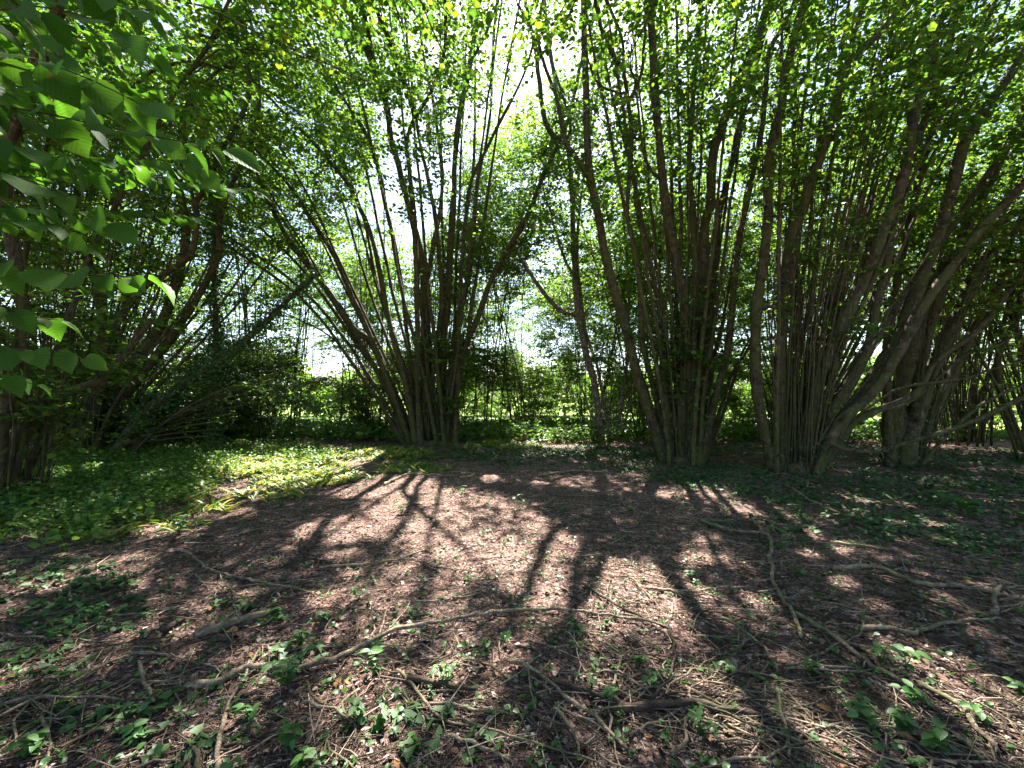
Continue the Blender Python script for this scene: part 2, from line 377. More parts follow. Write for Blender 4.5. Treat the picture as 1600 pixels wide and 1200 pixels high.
# ------------------------------------------------------------------ trees
class Tree:
    """a coppiced hazel: stems traced or grown, clusters of twigs and leaves hung on them"""
    def __init__(s, base, D):
        s.base = np.array(base, float); s.D = D; s.stems = []; s.cl = []; s.slim = 1.0; s.swing = 1.6
    def stem_world(s, P, rad, kind='stem', sides=8, forks=()):
        s.stems.append(dict(P=P, r=rad, kind=kind, sides=sides, mb=MB(), forks=[]))
        return s.stems[-1]
    def trace(s, pts, w0, w1, drift=0.0, off=None, kind='stem', grounded=True, forks=(), ext=1.5):
        pts = np.array(pts, float)
        k = np.linspace(0, 1, len(pts))
        cand = [(rng.uniform(-0.3, 0.3) if off is None else off, drift)] + [(rng.uniform(-0.35, 0.35) if off is None else off + rng.uniform(-.1, .1), drift + rng.uniform(-s.swing, s.swing)) for _ in range(14)]
        def cost(c):
            W = spline(at(pts[:, 0], pts[:, 1], s.D + c[0] + c[1] * k ** 1.4), 60)
            return lit(sun_foot(W), 1.1).sum() + 0.5 * abs(c[1] - drift) + 40 * (s.D + c[1] < 4)
        off, drift = min(cand, key=cost)
        D = s.D + off + drift * k ** 1.4
        W = at(pts[:, 0], pts[:, 1], D)
        if grounded: W[0, 2] = float(gh(W[0, 0], W[0, 1])) - 0.06
        if pts[-1, 1] < 12 and ext > 0:           # carries on above the picture
            d = norm(W[-1] - W[-2]); W = np.vstack([W, W[-1] + d * ext + [0, 0, .1]])
        L = np.linalg.norm(np.diff(W, axis=0), axis=1).sum()
        n = int(max(8, L * 6))
        P = spline(W, n)
        kn = np.arange(0, n + 4, 4); wob = np.stack([np.interp(np.arange(n), kn, rng.normal(0, 0.011, len(kn))) for _ in range(3)], -1); wob[0] = 0
        P = P + wob
        r0, r1 = 0.74 * s.slim * w0 * s.D / F / 2, 0.72 * s.slim * w1 * s.D / F / 2
        t = np.linspace(0, 1, n)
        rad = r0 + (r1 - r0) * t ** 0.8
        if grounded: rad = rad * (1 + 0.25 * np.exp(-t * L / 0.35))
        kn = np.arange(0, n + 3, 3); rad = rad * (1 + 0.04 * rng.standard_normal(n)) * np.interp(np.arange(n), kn, 1 + 0.08 * rng.standard_normal(len(kn)))
        st = s.stem_world(P, rad, kind, 8 if w0 > 7 else 6)
        for fp, f0, f1 in forks:
            fp = np.array(fp, float)
            pxs, pys = pix(P)
            i = int(np.argmin((pxs - fp[0, 0]) ** 2 + (pys - fp[0, 1]) ** 2))
            dd = P[i, 1]
            FD = dd + drift * 0.5 * np.linspace(0, 1, len(fp)) + rng.uniform(-0.6, 0.6) * np.linspace(0, 1, len(fp))
            FW = at(fp[:, 0], fp[:, 1], FD); FW[0] = P[i]
            fn = max(6, len(fp) * 4)
            FP = spline(FW, fn); FP[1:-1] += rng.standard_normal((fn - 2, 3)) * 0.01
            st['forks'].append((FP, np.linspace(f0, f1, fn) * s.D / F / 2))
        return st
    def shoots(s, n, spread=0.45, lean=(0.05, 0.4), hgt=(4, 8.5), rad=(0.006, 0.02), kind='shoot', bias=(0, 0)):
        n_before = len(s.stems)
        for it in range(n * 7):
            if len(s.stems) - n_before >= n: break
            a = rng.uniform(0, 2 * math.pi); rr = spread * math.sqrt(rng.uniform(0, 1))
            b = s.base + [rr * math.cos(a), rr * math.sin(a) * 0.8, 0]
            b[2] = float(gh(b[0], b[1])) - 0.05
            h = rng.uniform(*hgt) * (1 if it < 3 * n else 0.7 if it < 5 * n else 0.5); le = rng.uniform(*lean); a2 = a + rng.normal(0, 0.5)
            t = np.linspace(0, 1, 9)[:, None]
            out = np.array([math.cos(a2) * le + bias[0], math.sin(a2) * le + bias[1], 0])
            W = b + t * h * np.array([0, 0, 1]) + (t ** 1.25) * h * out
            W[1:] += np.cumsum(rng.standard_normal((8, 3)) * [0.035, 0.035, 0], axis=0)
            P = spline(W, 16)
            if lit(sun_foot(P)).sum() > (3 if it < 4 * n else 6) and it < 6 * n: continue
            r = rng.uniform(*rad)
            s.stem_world(P, r * np.linspace(1, 0.35, 16), kind, 5)
    def crown(s, n, zlo=2.4, zhi=14, reach=(0.2, 1.3), zoff=(-0.2, 0.7), xr=None, flat=1.0):
        pts = []
        for st in s.stems:
            P = np.vstack([st['P']] + [f[0] for f in st['forks']])
            pts.append(P[(P[:, 2] > zlo) & (P[:, 2] < zhi)])
        pts = np.vstack(pts)
        if len(pts) == 0: return
        w = np.clip(pts[:, 2] - 1.2, 0.4, 9) ** 1.3; w = w / w.sum()
        c = pts[rng.choice(len(pts), n, p=w)]
        a = rng.uniform(0, 2 * math.pi, n); q = rng.uniform(*reach, n)
        c = c + np.stack([np.cos(a) * q, np.sin(a) * q * flat, rng.uniform(*zoff, n)], -1)
        s.cl += list(c)
    def finish(s, root, bark=None, leafmat=None, T=None, leaf=(0.06, 0.105), twigs=5, per=9, tw=(0.3, 0.75), cull=True, keep=None, name='foliage', sides3=3):
        bark = bark or M_BARK; leafmat = leafmat or M_LEAF; T = T or TPL_6
        org = np.array(root.location)
        mbs = [st['mb'] for st in s.stems]
        for st in s.stems:
            tubes(st['mb'], st['P'][None], st['r'][None], st['sides'], 0.05 if st['sides'] > 6 else 0)
            for FP, fr in st['forks']:
                tubes(st['mb'], FP[None], fr[None], 6)
            if st['r'][0] > 0.03 and s.D < 13:
                for _ in range(3):
                    i = rng.integers(2, max(3, len(st['P']) // 2)); aa = rng.uniform(0, 6.28)
                    q = norm(np.array([math.cos(aa), math.sin(aa), rng.uniform(.1, 1.2)])); l = rng.uniform(0.06, 0.3)
                    tubes(st['mb'], (st['P'][i] + np.linspace(0, 1, 4)[:, None] * q * l)[None], (st['r'][i] * rng.uniform(.25, .5) * np.array([1.3, 1, .9, .75]))[None], 6, 0.06)
        if s.cl:
            C = np.array(s.cl)
            if keep is not None: C = C[keep(C)]
            if cull: C = C[~(lit(sun_foot(C)) & (rng.uniform(0, 1, len(C)) < 0.85))]
            A, Tn, idx, rr = [], [], [], []
            for k, st in enumerate(s.stems):
                for P, r in [(st['P'], st['r'])] + st['forks']:
                    A.append(P); Tn.append(norm(np.gradient(P, axis=0))); idx += [k] * len(P); rr += list(r)
            A = np.vstack(A); Tn = np.vstack(Tn); idx = np.array(idx); rr = np.array(rr)
            # nearest lower point of a stem
            best = np.zeros(len(C), int)
            for i0 in range(0, len(C), 400):
                c = C[i0:i0 + 400]
                d = c[:, None] - A[None]
                cost = np.linalg.norm(d, axis=-1) + np.where(d[..., 2] < 0.15, 1.5, 0)
                best[i0:i0 + 400] = cost.argmin(1)
            S = A[best]; TT = Tn[best]
            dist = np.linalg.norm(C - S, axis=1, keepdims=True)
            h = np.linspace(0, 1, 7)[None, :, None]
            B1 = S + TT * dist * 0.4; B2 = C - norm((C - S) * [1, 1, 0.2]) * dist * 0.3 + [0, 0, 0.05]
            P = ((1 - h) ** 3) * S[:, None] + 3 * h * (1 - h) ** 2 * B1[:, None] + 3 * h * h * (1 - h) * B2[:, None] + h ** 3 * C[:, None]
            P[:, 1:-1] += rng.standard_normal((len(C), 5, 3)) * 0.025
            if cull:
                g = lit(sun_foot(P.reshape(-1, 3)), 1.15).reshape(len(C), 7).sum(1) < 3
                C, S, TT, dist, P, best = C[g], S[g], TT[g], dist[g], P[g], best[g]
            br = np.minimum(0.004 + 0.0035 * dist[:, 0], rr[best] * 0.7)
            BR = br[:, None] * np.linspace(1, 0.5, 7)
            # twigs
            M = len(C) * twigs
            bd = norm((C - S) * [1, 1, 0.3] + 1e-4)
            out = np.repeat(bd, twigs, 0)
            az = rng.uniform(-2.0, 2.0, M)
            d = np.stack([out[:, 0] * np.cos(az) - out[:, 1] * np.sin(az), out[:, 0] * np.sin(az) + out[:, 1] * np.cos(az), out[:, 2] * 0.4 + rng.normal(0.05, 0.25, M)], -1)
            d = norm(d)
            if cull:
                bad = lit(sun_foot(np.repeat(C, twigs, 0) + d * 0.35)); d[bad, :2] *= -1
            k0 = rng.integers(3, 7, M)
            st0 = P[np.repeat(np.arange(len(C)), twigs), k0]
            ln = rng.uniform(*tw, M)
            q = np.linspace(0, 1, 4)[None, :, None]
            TP = st0[:, None] + d[:, None] * (ln[:, None, None] * q) - np.array([0, 0, 1]) * (q ** 2) * (0.18 * ln[:, None, None])
            TP[:, 1:3] += rng.standard_normal((M, 2, 3)) * 0.012
            tidx = np.repeat(idx[best], twigs)
            for k in range(len(s.stems)):
                a = idx[best] == k
                if a.any(): tubes(mbs[k], P[a], BR[a], 4, cap=False)
                a = tidx == k
                if a.any(): tubes(mbs[k], TP[a], np.array([0.0035, 0.003, 0.0022, 0.0015])[None].repeat(a.sum(), 0), 3, cap=False)
            # leaves along twigs
            NL = M * per
            q = np.tile((np.arange(per) + 0.6) / per, M) + rng.uniform(-0.05, 0.05, NL)
            side = np.tile(np.where(np.arange(per) % 2, 1.0, -1.0), M)
            ti = np.repeat(np.arange(M), per)
            x = np.clip(q, 0, 1) * 3; i = np.clip(x.astype(int), 0, 2); fr = (x - i)[:, None]
            pos = TP[ti, i] * (1 - fr) + TP[ti, i + 1] * fr
            dd = d[ti]; lat = norm(np.cross(dd, [0, 0, 1.0])) * side[:, None]
            ld = norm(dd * rng.uniform(0.3, 0.8, (NL, 1)) + lat * rng.uniform(0.6, 1.0, (NL, 1)) + np.stack([np.zeros(NL), np.zeros(NL), rng.normal(-0.22, 0.28, NL)], -1))
            nn = np.array([0, 0, 1.0]) + rng.standard_normal((NL, 3)) * 0.42
            pos = pos + rng.standard_normal((NL, 3)) * 0.025 + ld * 0.012
            sz = rng.uniform(*leaf, NL)
            ok = rng.uniform(0, 1, NL) > 0.06
            if cull:
                f = sun_foot(pos + ld * (sz * 0.5)[:, None])
                ok &= ~(lit(f, 1.15) & (rng.uniform(0, 1, NL) < 0.985))
            g = np.linalg.norm(pos - [0, 0, CAM_H], axis=1) > 1.2
            ok &= g & (pos[:, 2] > 0.15)
            mb = MB(); leaves(mb, T, pos[ok], ld[ok], nn[ok], sz[ok])
            mb.build(name, leafmat, root, org)
            s.nleaf = int(ok.sum())
        for st in s.stems:
            st['mb'].build(st['kind'], bark, root, org, smooth=True)
    def ivy(s, root, n, zr=(0.05, 2.0), size=(0.03, 0.06), which=None, spread=0.05, mat=None, name='ivy'):
        org = np.array(root.location)
        st = s.stems if which is None else [s.stems[i] for i in which]
        P = np.vstack([a['P'] for a in st]); r = np.concatenate([a['r'] for a in st])
        m = (P[:, 2] > zr[0]) & (P[:, 2] < zr[1]); P = P[m]; r = r[m]
        i = rng.integers(0, len(P), n)
        a = rng.uniform(0, 2 * math.pi, n)
        o = np.stack([np.cos(a), np.sin(a), rng.normal(0, 0.4, n)], -1)
        pos = P[i] + o * (r[i] + np.abs(rng.normal(0, spread, n)))[:, None] + rng.standard_normal((n, 3)) * [0.02, 0.02, 0.1]
        d = norm(np.stack([rng.normal(0, 0.6, n), rng.normal(0, 0.6, n), rng.normal(-0.6, 0.5, n)], -1))
        mb = MB(); leaves(mb, TPL_IVY, pos, d, o + [0, 0, 0.4], rng.uniform(*size, n))
        mb.build(name, mat or M_IVY, root, org)
    def stump(s, root, rx, h, bark=None):
        """the knobbly stool the stems grow from"""
        org = np.array(root.location)
        nu, nv = 26, 7
        a = np.arange(nu) * 2 * math.pi / nu
        v = []
        lob = 1 + 0.13 * np.sin(a * 5 + rng.uniform(0, 6)) + 0.08 * np.sin(a * 9 + rng.uniform(0, 6))
        for j in range(nv):
            t = j / (nv - 1)
            r = rx * (1.25 - 0.5 * t ** 0.6 if j < nv - 1 else 0.3) * (lob if j < nv - 1 else 1)
            r = r * (1 + 0.05 * rng.standard_normal(nu))
            z = -0.06 + (h + 0.06) * t + 0.02 * rng.standard_normal(nu)
            v.append(np.stack([s.base[0] + r * np.cos(a), s.base[1] + r * np.sin(a) * 0.8, s.base[2] + z], -1))
        v = np.vstack(v)
        j, k = np.meshgrid(np.arange(nv - 1), np.arange(nu), indexing='ij')
        f = np.stack([j * nu + k, j * nu + (k + 1) % nu, (j + 1) * nu + (k + 1) % nu, (j + 1) * nu + k], -1).reshape(-1, 4)
        mb = MB(); mb.add(v, f)
        c = v[-nu:].mean(0); mb.add(np.vstack([v[-nu:], c]), None, [[i, (i + 1) % nu, nu] for i in range(nu)])
        mb.build('stump', bark or M_BARK, root, org, smooth=True)

def gbase(px, py):
    p = ground_at(px, py); p[2] = float(gh(p[0], p[1])); return p

GH = 'coppiced hazels around the clearing'
trees = []
def new_tree(px, py, label, name='hazel_tree', cat='tree', group=GH):
    b = gbase(px, py)
    t = Tree(b, b[1]); t.root = empty(name, b, label, cat, group)
    trees.append(t); return t

# --- T1: big fan-shaped stool left of centre
T1 = new_tree(676, 695, 'broad fan-shaped coppiced hazel left of centre with thick dark stems')
a = T1.trace; T1.slim = 0.8
a([(635,692),(590,553),(553,512),(508,450),(443,361),(419,310),(384,234),(350,170),(320,100)], 24, 7, -1.5)
a([(643,692),(597,571),(556,474),(515,388),(487,344),(453,292),(384,213),(335,140)], 18, 5, -2.5)
a([(650,692),(632,591),(604,485),(584,382),(556,310),(539,282),(494,227),(419,151),(360,80),(340,20)], 18, 5, -3)
a([(660,692),(663,502),(659,409),(642,337),(625,268),(611,223),(604,165),(587,113),(573,79),(553,31),(530,-5)], 27, 11, -2.5,
  forks=[([(587,105),(575,50),(567,15),(560,-30)], 9, 5)])
a([(656,690),(652,520),(650,400),(646,327),(639,258),(635,223),(646,186),(673,144),(694,89),(697,41),(694,-5)], 20, 5, -3,
  forks=[([(646,184),(640,150),(625,113),(604,55),(580,0)], 7, 4)])
a([(687,694),(694,536),(701,433),(708,330),(711,241),(721,162),(735,96),(745,34),(747,-5)], 24, 11, -2, forks=[([(733,100),(755,60),(772,20),(780,-20)], 5, 3)])
a([(706,694),(714,578),(745,502),(763,447),(793,392),(824,337),(848,275),(873,223)], 22, 11, -2.5,
  forks=[([(873,223),(852,190),(843,130),(835,70),(815,-20)], 9, 5), ([(873,223),(893,170),(905,110),(925,40),(930,-20)], 6, 4), ([(868,232),(892,205),(880,150),(860,90),(850,10)], 5, 3)])
a([(711,692),(715,605),(718,468),(727,350),(735,285),(756,241),(780,192),(811,134),(830,80),(845,10)], 15, 5, -1)
a([(655,690),(640,560),(622,409),(604,327),(591,258),(570,206),(522,131),(481,65),(446,5)], 15, 6, -3)
a([(668,694),(672,560),(668,440),(690,300),(680,180),(660,80),(655,5)], 16, 6, 0.5)
a([(640,690),(600,600),(545,520),(480,430),(400,350),(340,300),(280,230)], 14, 4, -0.5)
a([(630,690),(575,600),(520,530),(470,500),(420,480)], 9, 3, 0.5)
a([(695,694),(705,560),(735,420),(745,300),(765,180),(770,60),(780,0)], 14, 5, 0.5)
a([(680,696),(675,600),(690,470),(680,340),(655,220),(640,100),(630,0)], 16, 6, 0)
a([(648,690),(625,560),(590,450),(570,350),(530,230),(500,120),(480,0)], 12, 5, 0.5)
a([(700,694),(702,640),(708,560),(716,500),(722,400),(740,250),(742,100),(735,0)], 12, 5, 1)
for k in range(0, 24, 1):
    if k % 3 == 2: continue
    xt = np.interp(k, [0, 14, 23], [150, 560, 860]) + rng.uniform(-15, 15); xb = np.interp(k, [0, 23], [640, 708]) + rng.uniform(-8, 8)
    yt = 260 if k < 3 else 90 if k < 8 else -5
    a([(xb, 692), (xb + 0.12 * (xt - xb), 600), (xb + 0.32 * (xt - xb), 470), (xb + 0.62 * (xt - xb), 470 + (yt - 470) * .5), (xt, yt)], rng.uniform(8, 13), rng.uniform(3, 4.5), rng.uniform(-2, 1))
T1.shoots(80, 0.5, (0.02, 0.4), (3, 9.5), (0.006, 0.02))
T1.crown(430, 2.6, reach=(0.2, 1.4)); T1.crown(80, 0.7, 2.8, (0.1, 0.6), (-0.3, 0.5))

# --- T2: centre-right stool
T2 = new_tree(1070, 722, 'tall coppiced hazel right of centre with upright mossy stems')
a = T2.trace; T2.slim = 0.92; T2.swing = 0.9
a([(1042,718),(1014,638),(991,568),(974,497),(952,427),(938,356),(926,300),(921,268),(918,197),(915,113),(912,0)], 28, 14, -1.2, forks=[([(921,282),(901,248),(884,220),(870,158),(853,107),(836,56),(808,6)], 9, 4)])
a([(1050,720),(1028,635),(1005,539),(1000,441),(988,365),(980,335),(986,239),(983,169),(974,107),(972,60),(950,5)], 17, 5, -1, forks=[([(974,107),(963,93),(938,42),(929,-8)], 7, 4), ([(986,155),(1003,110),(1008,30),(1008,-20)], 6, 4), ([(985,150),(960,143),(935,130),(920,95)], 4, 2)])
a([(1066,724),(1067,635),(1073,525),(1064,441),(1050,370),(1042,335),(1031,239),(1022,141),(1019,70),(1014,-5)], 27, 14, -0.8, off=-0.1, forks=[([(1033,280),(1015,262),(1003,225),(996,160),(985,100)], 5, 3)])
a([(1092,724),(1098,635),(1098,469),(1101,356),(1110,320),(1115,240),(1143,155),(1183,56),(1202,-5)], 30, 15, -0.8, off=0.1)
a([(1098,722),(1106,560),(1115,450),(1121,350),(1140,268),(1155,197),(1174,127),(1190,60),(1215,-5)], 22, 11, -0.5)
a([(1092,722),(1115,635),(1135,553),(1143,483),(1155,384),(1166,324),(1180,253),(1194,183),(1202,85),(1225,42),(1245,-5)], 18, 8, -0.6)
a([(1098,718),(1126,635),(1146,582),(1174,530),(1180,463)], 10, 5, 0.2)
a([(1100,718),(1132,640),(1160,560),(1185,500),(1195,430)], 8, 3, 0.2)
a([(1060,722),(1045,600),(1030,480),(1010,380),(985,260),(950,120),(935,0)], 14, 6, 0.6)
a([(1080,722),(1085,560),(1085,400),(1078,250),(1085,120),(1095,0)], 18, 8, 0.5)
for k in range(12):
    xt = 925 + 27 * k + rng.uniform(-15, 15); xb = 1046 + 4.5 * k
    a([(xb, 720), (xb + 0.1 * (xt - xb), 610), (xb + 0.35 * (xt - xb), 440), (xb + 0.65 * (xt - xb), 230), (xt, -5)], rng.uniform(8, 13), rng.uniform(3, 5), rng.uniform(-1, 1))
T2.shoots(72, 0.36, (0.0, 0.22), (4, 9), (0.006, 0.018))
T2.crown(300, 2.8, reach=(0.2, 1.3)); T2.crown(90, 0.9, 2.8, (0.05, 0.5), (-0.3, 0.5))

# --- T3: right stool, leaning right
T3 = new_tree(1243, 738, 'large coppiced hazel whose thick stems sweep out to the right above a low bare branch')
a = T3.trace; T3.slim = 0.88; T3.swing = 0.6
a([(1212,716),(1192,663),(1181,593),(1181,497),(1192,413),(1201,328),(1204,239),(1220,169),(1232,99),(1243,56),(1257,-5)], 28, 15, -0.6, off=0.1, forks=[([(1190,490),(1205,478),(1225,465),(1240,450)], 9, 3)])
a([(1225,722),(1218,593),(1226,483),(1234,385),(1254,325),(1277,253),(1302,169),(1319,113),(1347,76),(1389,34),(1417,-5)], 34, 15, -0.6, off=0, forks=[([(1317,115),(1330,70),(1344,22),(1350,-20)], 9, 6), ([(1305,160),(1312,110),(1318,60),(1330,-15)], 6, 4)])
a([(1243,722),(1243,593),(1250,480),(1243,400),(1243,300),(1251,197),(1263,99),(1270,-5)], 15, 7, 0.3)
a([(1258,730),(1271,621),(1291,550),(1319,494),(1347,441),(1381,356),(1400,310),(1415,253),(1432,169),(1454,113),(1463,42),(1494,-5)], 34, 17, -0.4, off=-0.1)
a([(1264,728),(1296,655),(1330,593),(1358,536),(1372,470),(1388,400),(1402,320),(1440,200),(1470,110),(1500,0)], 26, 12, 0.5)
a([(1268,730),(1308,663),(1361,615),(1403,550),(1432,497),(1460,455),(1502,399),(1546,340),(1592,295),(1650,225)], 28, 16, -0.5, off=-0.2)
a([(1262,726),(1320,650),(1389,553),(1426,469),(1449,413),(1474,345),(1502,239),(1530,183),(1572,127),(1610,65),(1650,-5)], 32, 20, -0.3, off=0.1)
a([(1270,725),(1319,674),(1375,638),(1432,612),(1460,568),(1516,525),(1558,483),(1600,427),(1680,350)], 18, 12, 0.2)
a([(1272,718),(1294,693),(1313,701),(1370,705),(1418,691),(1488,671),(1544,649),(1600,618),(1700,575)], 11, 9, -0.9, off=-0.35)
a([(1275,715),(1330,660),(1400,610),(1443,601),(1508,593),(1544,579),(1600,564),(1660,555)], 9, 5, -0.2)
a([(1268,720),(1310,640),(1350,560),(1420,450),(1470,380),(1560,250),(1640,150)], 20, 12, 0.8)
a([(1250,725),(1265,600),(1300,480),(1335,350),(1365,230),(1385,120),(1400,0)], 20, 9, 0.5)
a([(1280,712),(1345,655),(1420,630),(1500,560),(1560,540),(1620,500)], 10, 5, 0.3)
for k in range(20):
    if k % 4 == 2: continue
    xt = 1235 + 20 * k + rng.uniform(-15, 15); xb = 1214 + 3.2 * k
    a([(xb, 726), (xb + 0.08 * (xt - xb), 620), (xb + 0.32 * (xt - xb), 450), (xb + 0.62 * (xt - xb), 230), (xt, -5)], rng.uniform(8, 14), rng.uniform(4, 6), rng.uniform(-.6, .8))
T3.shoots(78, 0.42, (0.0, 0.18), (3.5, 8.5), (0.006, 0.02), bias=(0.08, 0))
T3.shoots(16, 0.3, (0.0, 0.2), (3, 6), (0.008, 0.02), bias=(0.6, 0.1))
T3.crown(260, 2.7, reach=(0.2, 1.3)); T3.crown(24, 1.2, 2.7, (0.05, 0.5), (-0.3, 0.5))

# --- T4: behind T3
T4 = new_tree(1410, 722, 'thick-trunked hazel behind the low bare branch on the right, leaning right')
a = T4.trace
a([(1395,722),(1398,650),(1408,600),(1430,520),(1480,420),(1530,370),(1600,320),(1700,240)], 44, 20, 0)
a([(1425,722),(1450,660),(1480,600),(1530,500),(1570,430),(1620,370)], 24, 14, 0.3)
a([(1410,722),(1440,620),(1488,511),(1516,455),(1544,399),(1600,342),(1700,230)], 30, 20, 0.2)
a([(1392,722),(1385,600),(1395,480),(1425,330),(1455,200),(1480,80),(1500,-5)], 18, 9, 0)
a([(1420,722),(1440,560),(1500,380),(1560,260),(1620,120),(1660,-5)], 20, 12, 0.3)
a([(1435,720),(1520,640),(1600,600)], 9, 5, 0.2)
T4.shoots(30, 0.4, (0.0, 0.3), (4, 9), (0.008, 0.02), bias=(0.15, 0))
T4.crown(150, 2.4, reach=(0.2, 1.5))

# --- T5: far right
T5 = new_tree(1500, 690, 'distant hazel near the right edge, seen under the leaning stems')
a = T5.trace
a([(1495,690),(1490,640),(1470,580),(1480,500),(1500,400),(1520,250),(1530,100),(1540,0)], 13, 7, 0)
a([(1505,690),(1530,620),(1560,560),(1590,500),(1640,420)], 12, 6, 0)
a([(1510,690),(1550,650),(1620,600)], 7, 4, 0)
T5.shoots(40, 0.6, (0.0, 0.35), (4, 9), (0.01, 0.03))
T5.crown(170, 2.0, reach=(0.3, 1.7))
T5b = new_tree(1640, 705, 'crooked dark hazel stem group cut by the right edge')
a = T5b.trace
a([(1600,700),(1570,640),(1560,560),(1590,490),(1600,420),(1640,300)], 14, 8, 0)
a([(1620,700),(1610,600),(1580,480),(1570,350),(1590,200),(1600,0)], 16, 8, 0)
T5b.shoots(30, 0.6, (0.0, 0.35), (4, 9), (0.01, 0.03))
T5b.crown(150, 1.6, reach=(0.3, 1.6))

# --- T6: paler tree further back between T1 and T2
T6 = new_tree(948, 688, 'pale-barked tree further back, seen between the two big central hazels')
a = T6.trace
a([(940,688),(929,600),(915,553),(904,497),(898,413),(893,300),(890,240),(875,170),(860,80),(850,0)], 15, 8, 0, forks=[([(893,494),(873,483),(850,458),(819,413),(800,380)], 8, 5), ([(896,440),(880,400),(868,360),(850,300)], 5, 3), ([(893,330),(905,270),(925,200),(940,100)], 5, 3)])
a([(955,688),(935,582),(915,515),(903,420),(905,330),(920,220),(930,80)], 8, 5, 0.3)
a([(962,688),(975,600),(982,540),(983,440),(975,330),(990,200)], 8, 4, 0.4)
a([(945,688),(925,650),(905,600),(880,580),(850,582),(820,575)], 5, 2, -0.3)
a([(970,688),(985,630),(1000,560),(1010,500)], 6, 3, 0)
T6.shoots(22, 0.5, (0.0, 0.3), (3, 7), (0.006, 0.018))
T6.crown(330, 1.6, reach=(0.2, 1.7)); T6.crown(80, 0.5, 1.8, (0.1, 1.6), (-0.2, 0.5))

# --- T7: left edge, near
T7 = new_tree(12, 786, 'stout old hazel trunk cut by the left edge of the picture, low limb reaching right')
a = T7.trace
a([(5,790),(10,731),(31,684),(62,631),(109,609),(147,600),(190,560),(235,500)], 38, 12, 0.4, off=0)
a([(-5,790),(-5,700),(20,600),(36,520),(34,450),(10,340),(5,245),(22,199),(41,142),(62,80),(83,45),(90,-5)], 24, 13, -1.2)
a([(25,786),(60,700),(80,640),(85,560),(120,460),(160,360),(215,260),(270,150),(330,60),(360,0)], 16, 7, 0.5)
a([(-20,790),(-60,650),(-70,500),(-40,350),(0,260),(40,160),(80,60),(90,-10)], 24, 12, -0.5)
a([(15,786),(35,690),(38,640),(40,530),(38,400),(60,280),(90,150),(110,0)], 9, 5, 0.2)
T7.shoots(26, 0.4, (0.0, 0.3), (3, 7), (0.006, 0.016))
T7.crown(150, 1.7, reach=(0.2, 1.2), zoff=(-0.2, 0.5)); T7.crown(40, 0.8, 1.8, (0.1, 0.7), (-0.3, 0.4))

# --- T8: left group leaning right, arch
T8 = new_tree(128, 716, 'dark tangled hazel on the left whose ivy-hung limbs arch low to the right')
a = T8.trace
a([(103,718),(131,653),(150,590),(175,512),(225,450),(262,424),(300,394),(307,337),(304,322),(330,281),(341,240),(364,210),(386,157),(390,124),(390,94),(427,41)], 17, 8, -0.5,
  forks=[([(330,281),(318,230),(315,187),(311,157),(337,112),(364,94),(395,60),(380,0)], 7, 4), ([(364,94),(334,105),(277,98),(225,120),(180,165)], 6, 4), ([(304,330),(290,262),(280,200),(300,140)], 5, 3)])
a([(131,718),(162,643),(200,590),(250,512),(275,440),(290,360),(280,260),(300,150),(290,50)], 26, 11, 0)
a([(165,716),(190,700),(219,650),(265,619),(312,584),(360,550),(406,512),(453,465),(490,430)], 24, 10, 0.4)
a([(180,712),(212,650),(265,634),(330,628),(360,622),(406,606),(453,625),(500,637)], 11, 5, 0.4, forks=[([(406,608),(430,612),(470,600),(500,595)], 5, 3), ([(400,606),(370,585),(345,560)], 4, 2)])
a([(110,718),(140,660),(165,560),(150,450),(120,330),(150,200),(180,80),(180,0)], 18, 8, 0.5)
a([(140,716),(180,640),(240,560),(300,480),(340,400),(345,330),(400,200),(400,80)], 20, 8, 0.8)
a([(90,718),(100,620),(110,500),(90,380),(100,250),(95,100),(110,0)], 16, 8, 0.5)
for k in range(9):
    y0 = 712 + rng.uniform(-4, 4)
    a([(150 + 6 * k, y0), (200 + 8 * k, 695 - 5 * k), (270 + 9 * k, 685 - 9 * k), (330 + 14 * k, 684 - 13 * k)], 6, 2.5, rng.uniform(-0.5, 0.8))
for k in range(8):
    x0 = 95 + 12 * k
    a([(x0, 716), (x0 + 18 + 3 * k, 640), (x0 + 45 + 8 * k, 570), (x0 + 90 + 14 * k, 480), (x0 + 110 + 20 * k, 400)], 9, 4, rng.uniform(-0.3, 0.8))
T8.shoots(50, 0.9, (0.0, 0.3), (3, 9), (0.006, 0.022), bias=(0.12, 0))
T8.crown(330, 1.6, reach=(0.2, 1.3), zoff=(-0.3, 0.5)); T8.crown(90, 0.6, 1.8, (0.1, 0.9), (-0.2, 0.3))

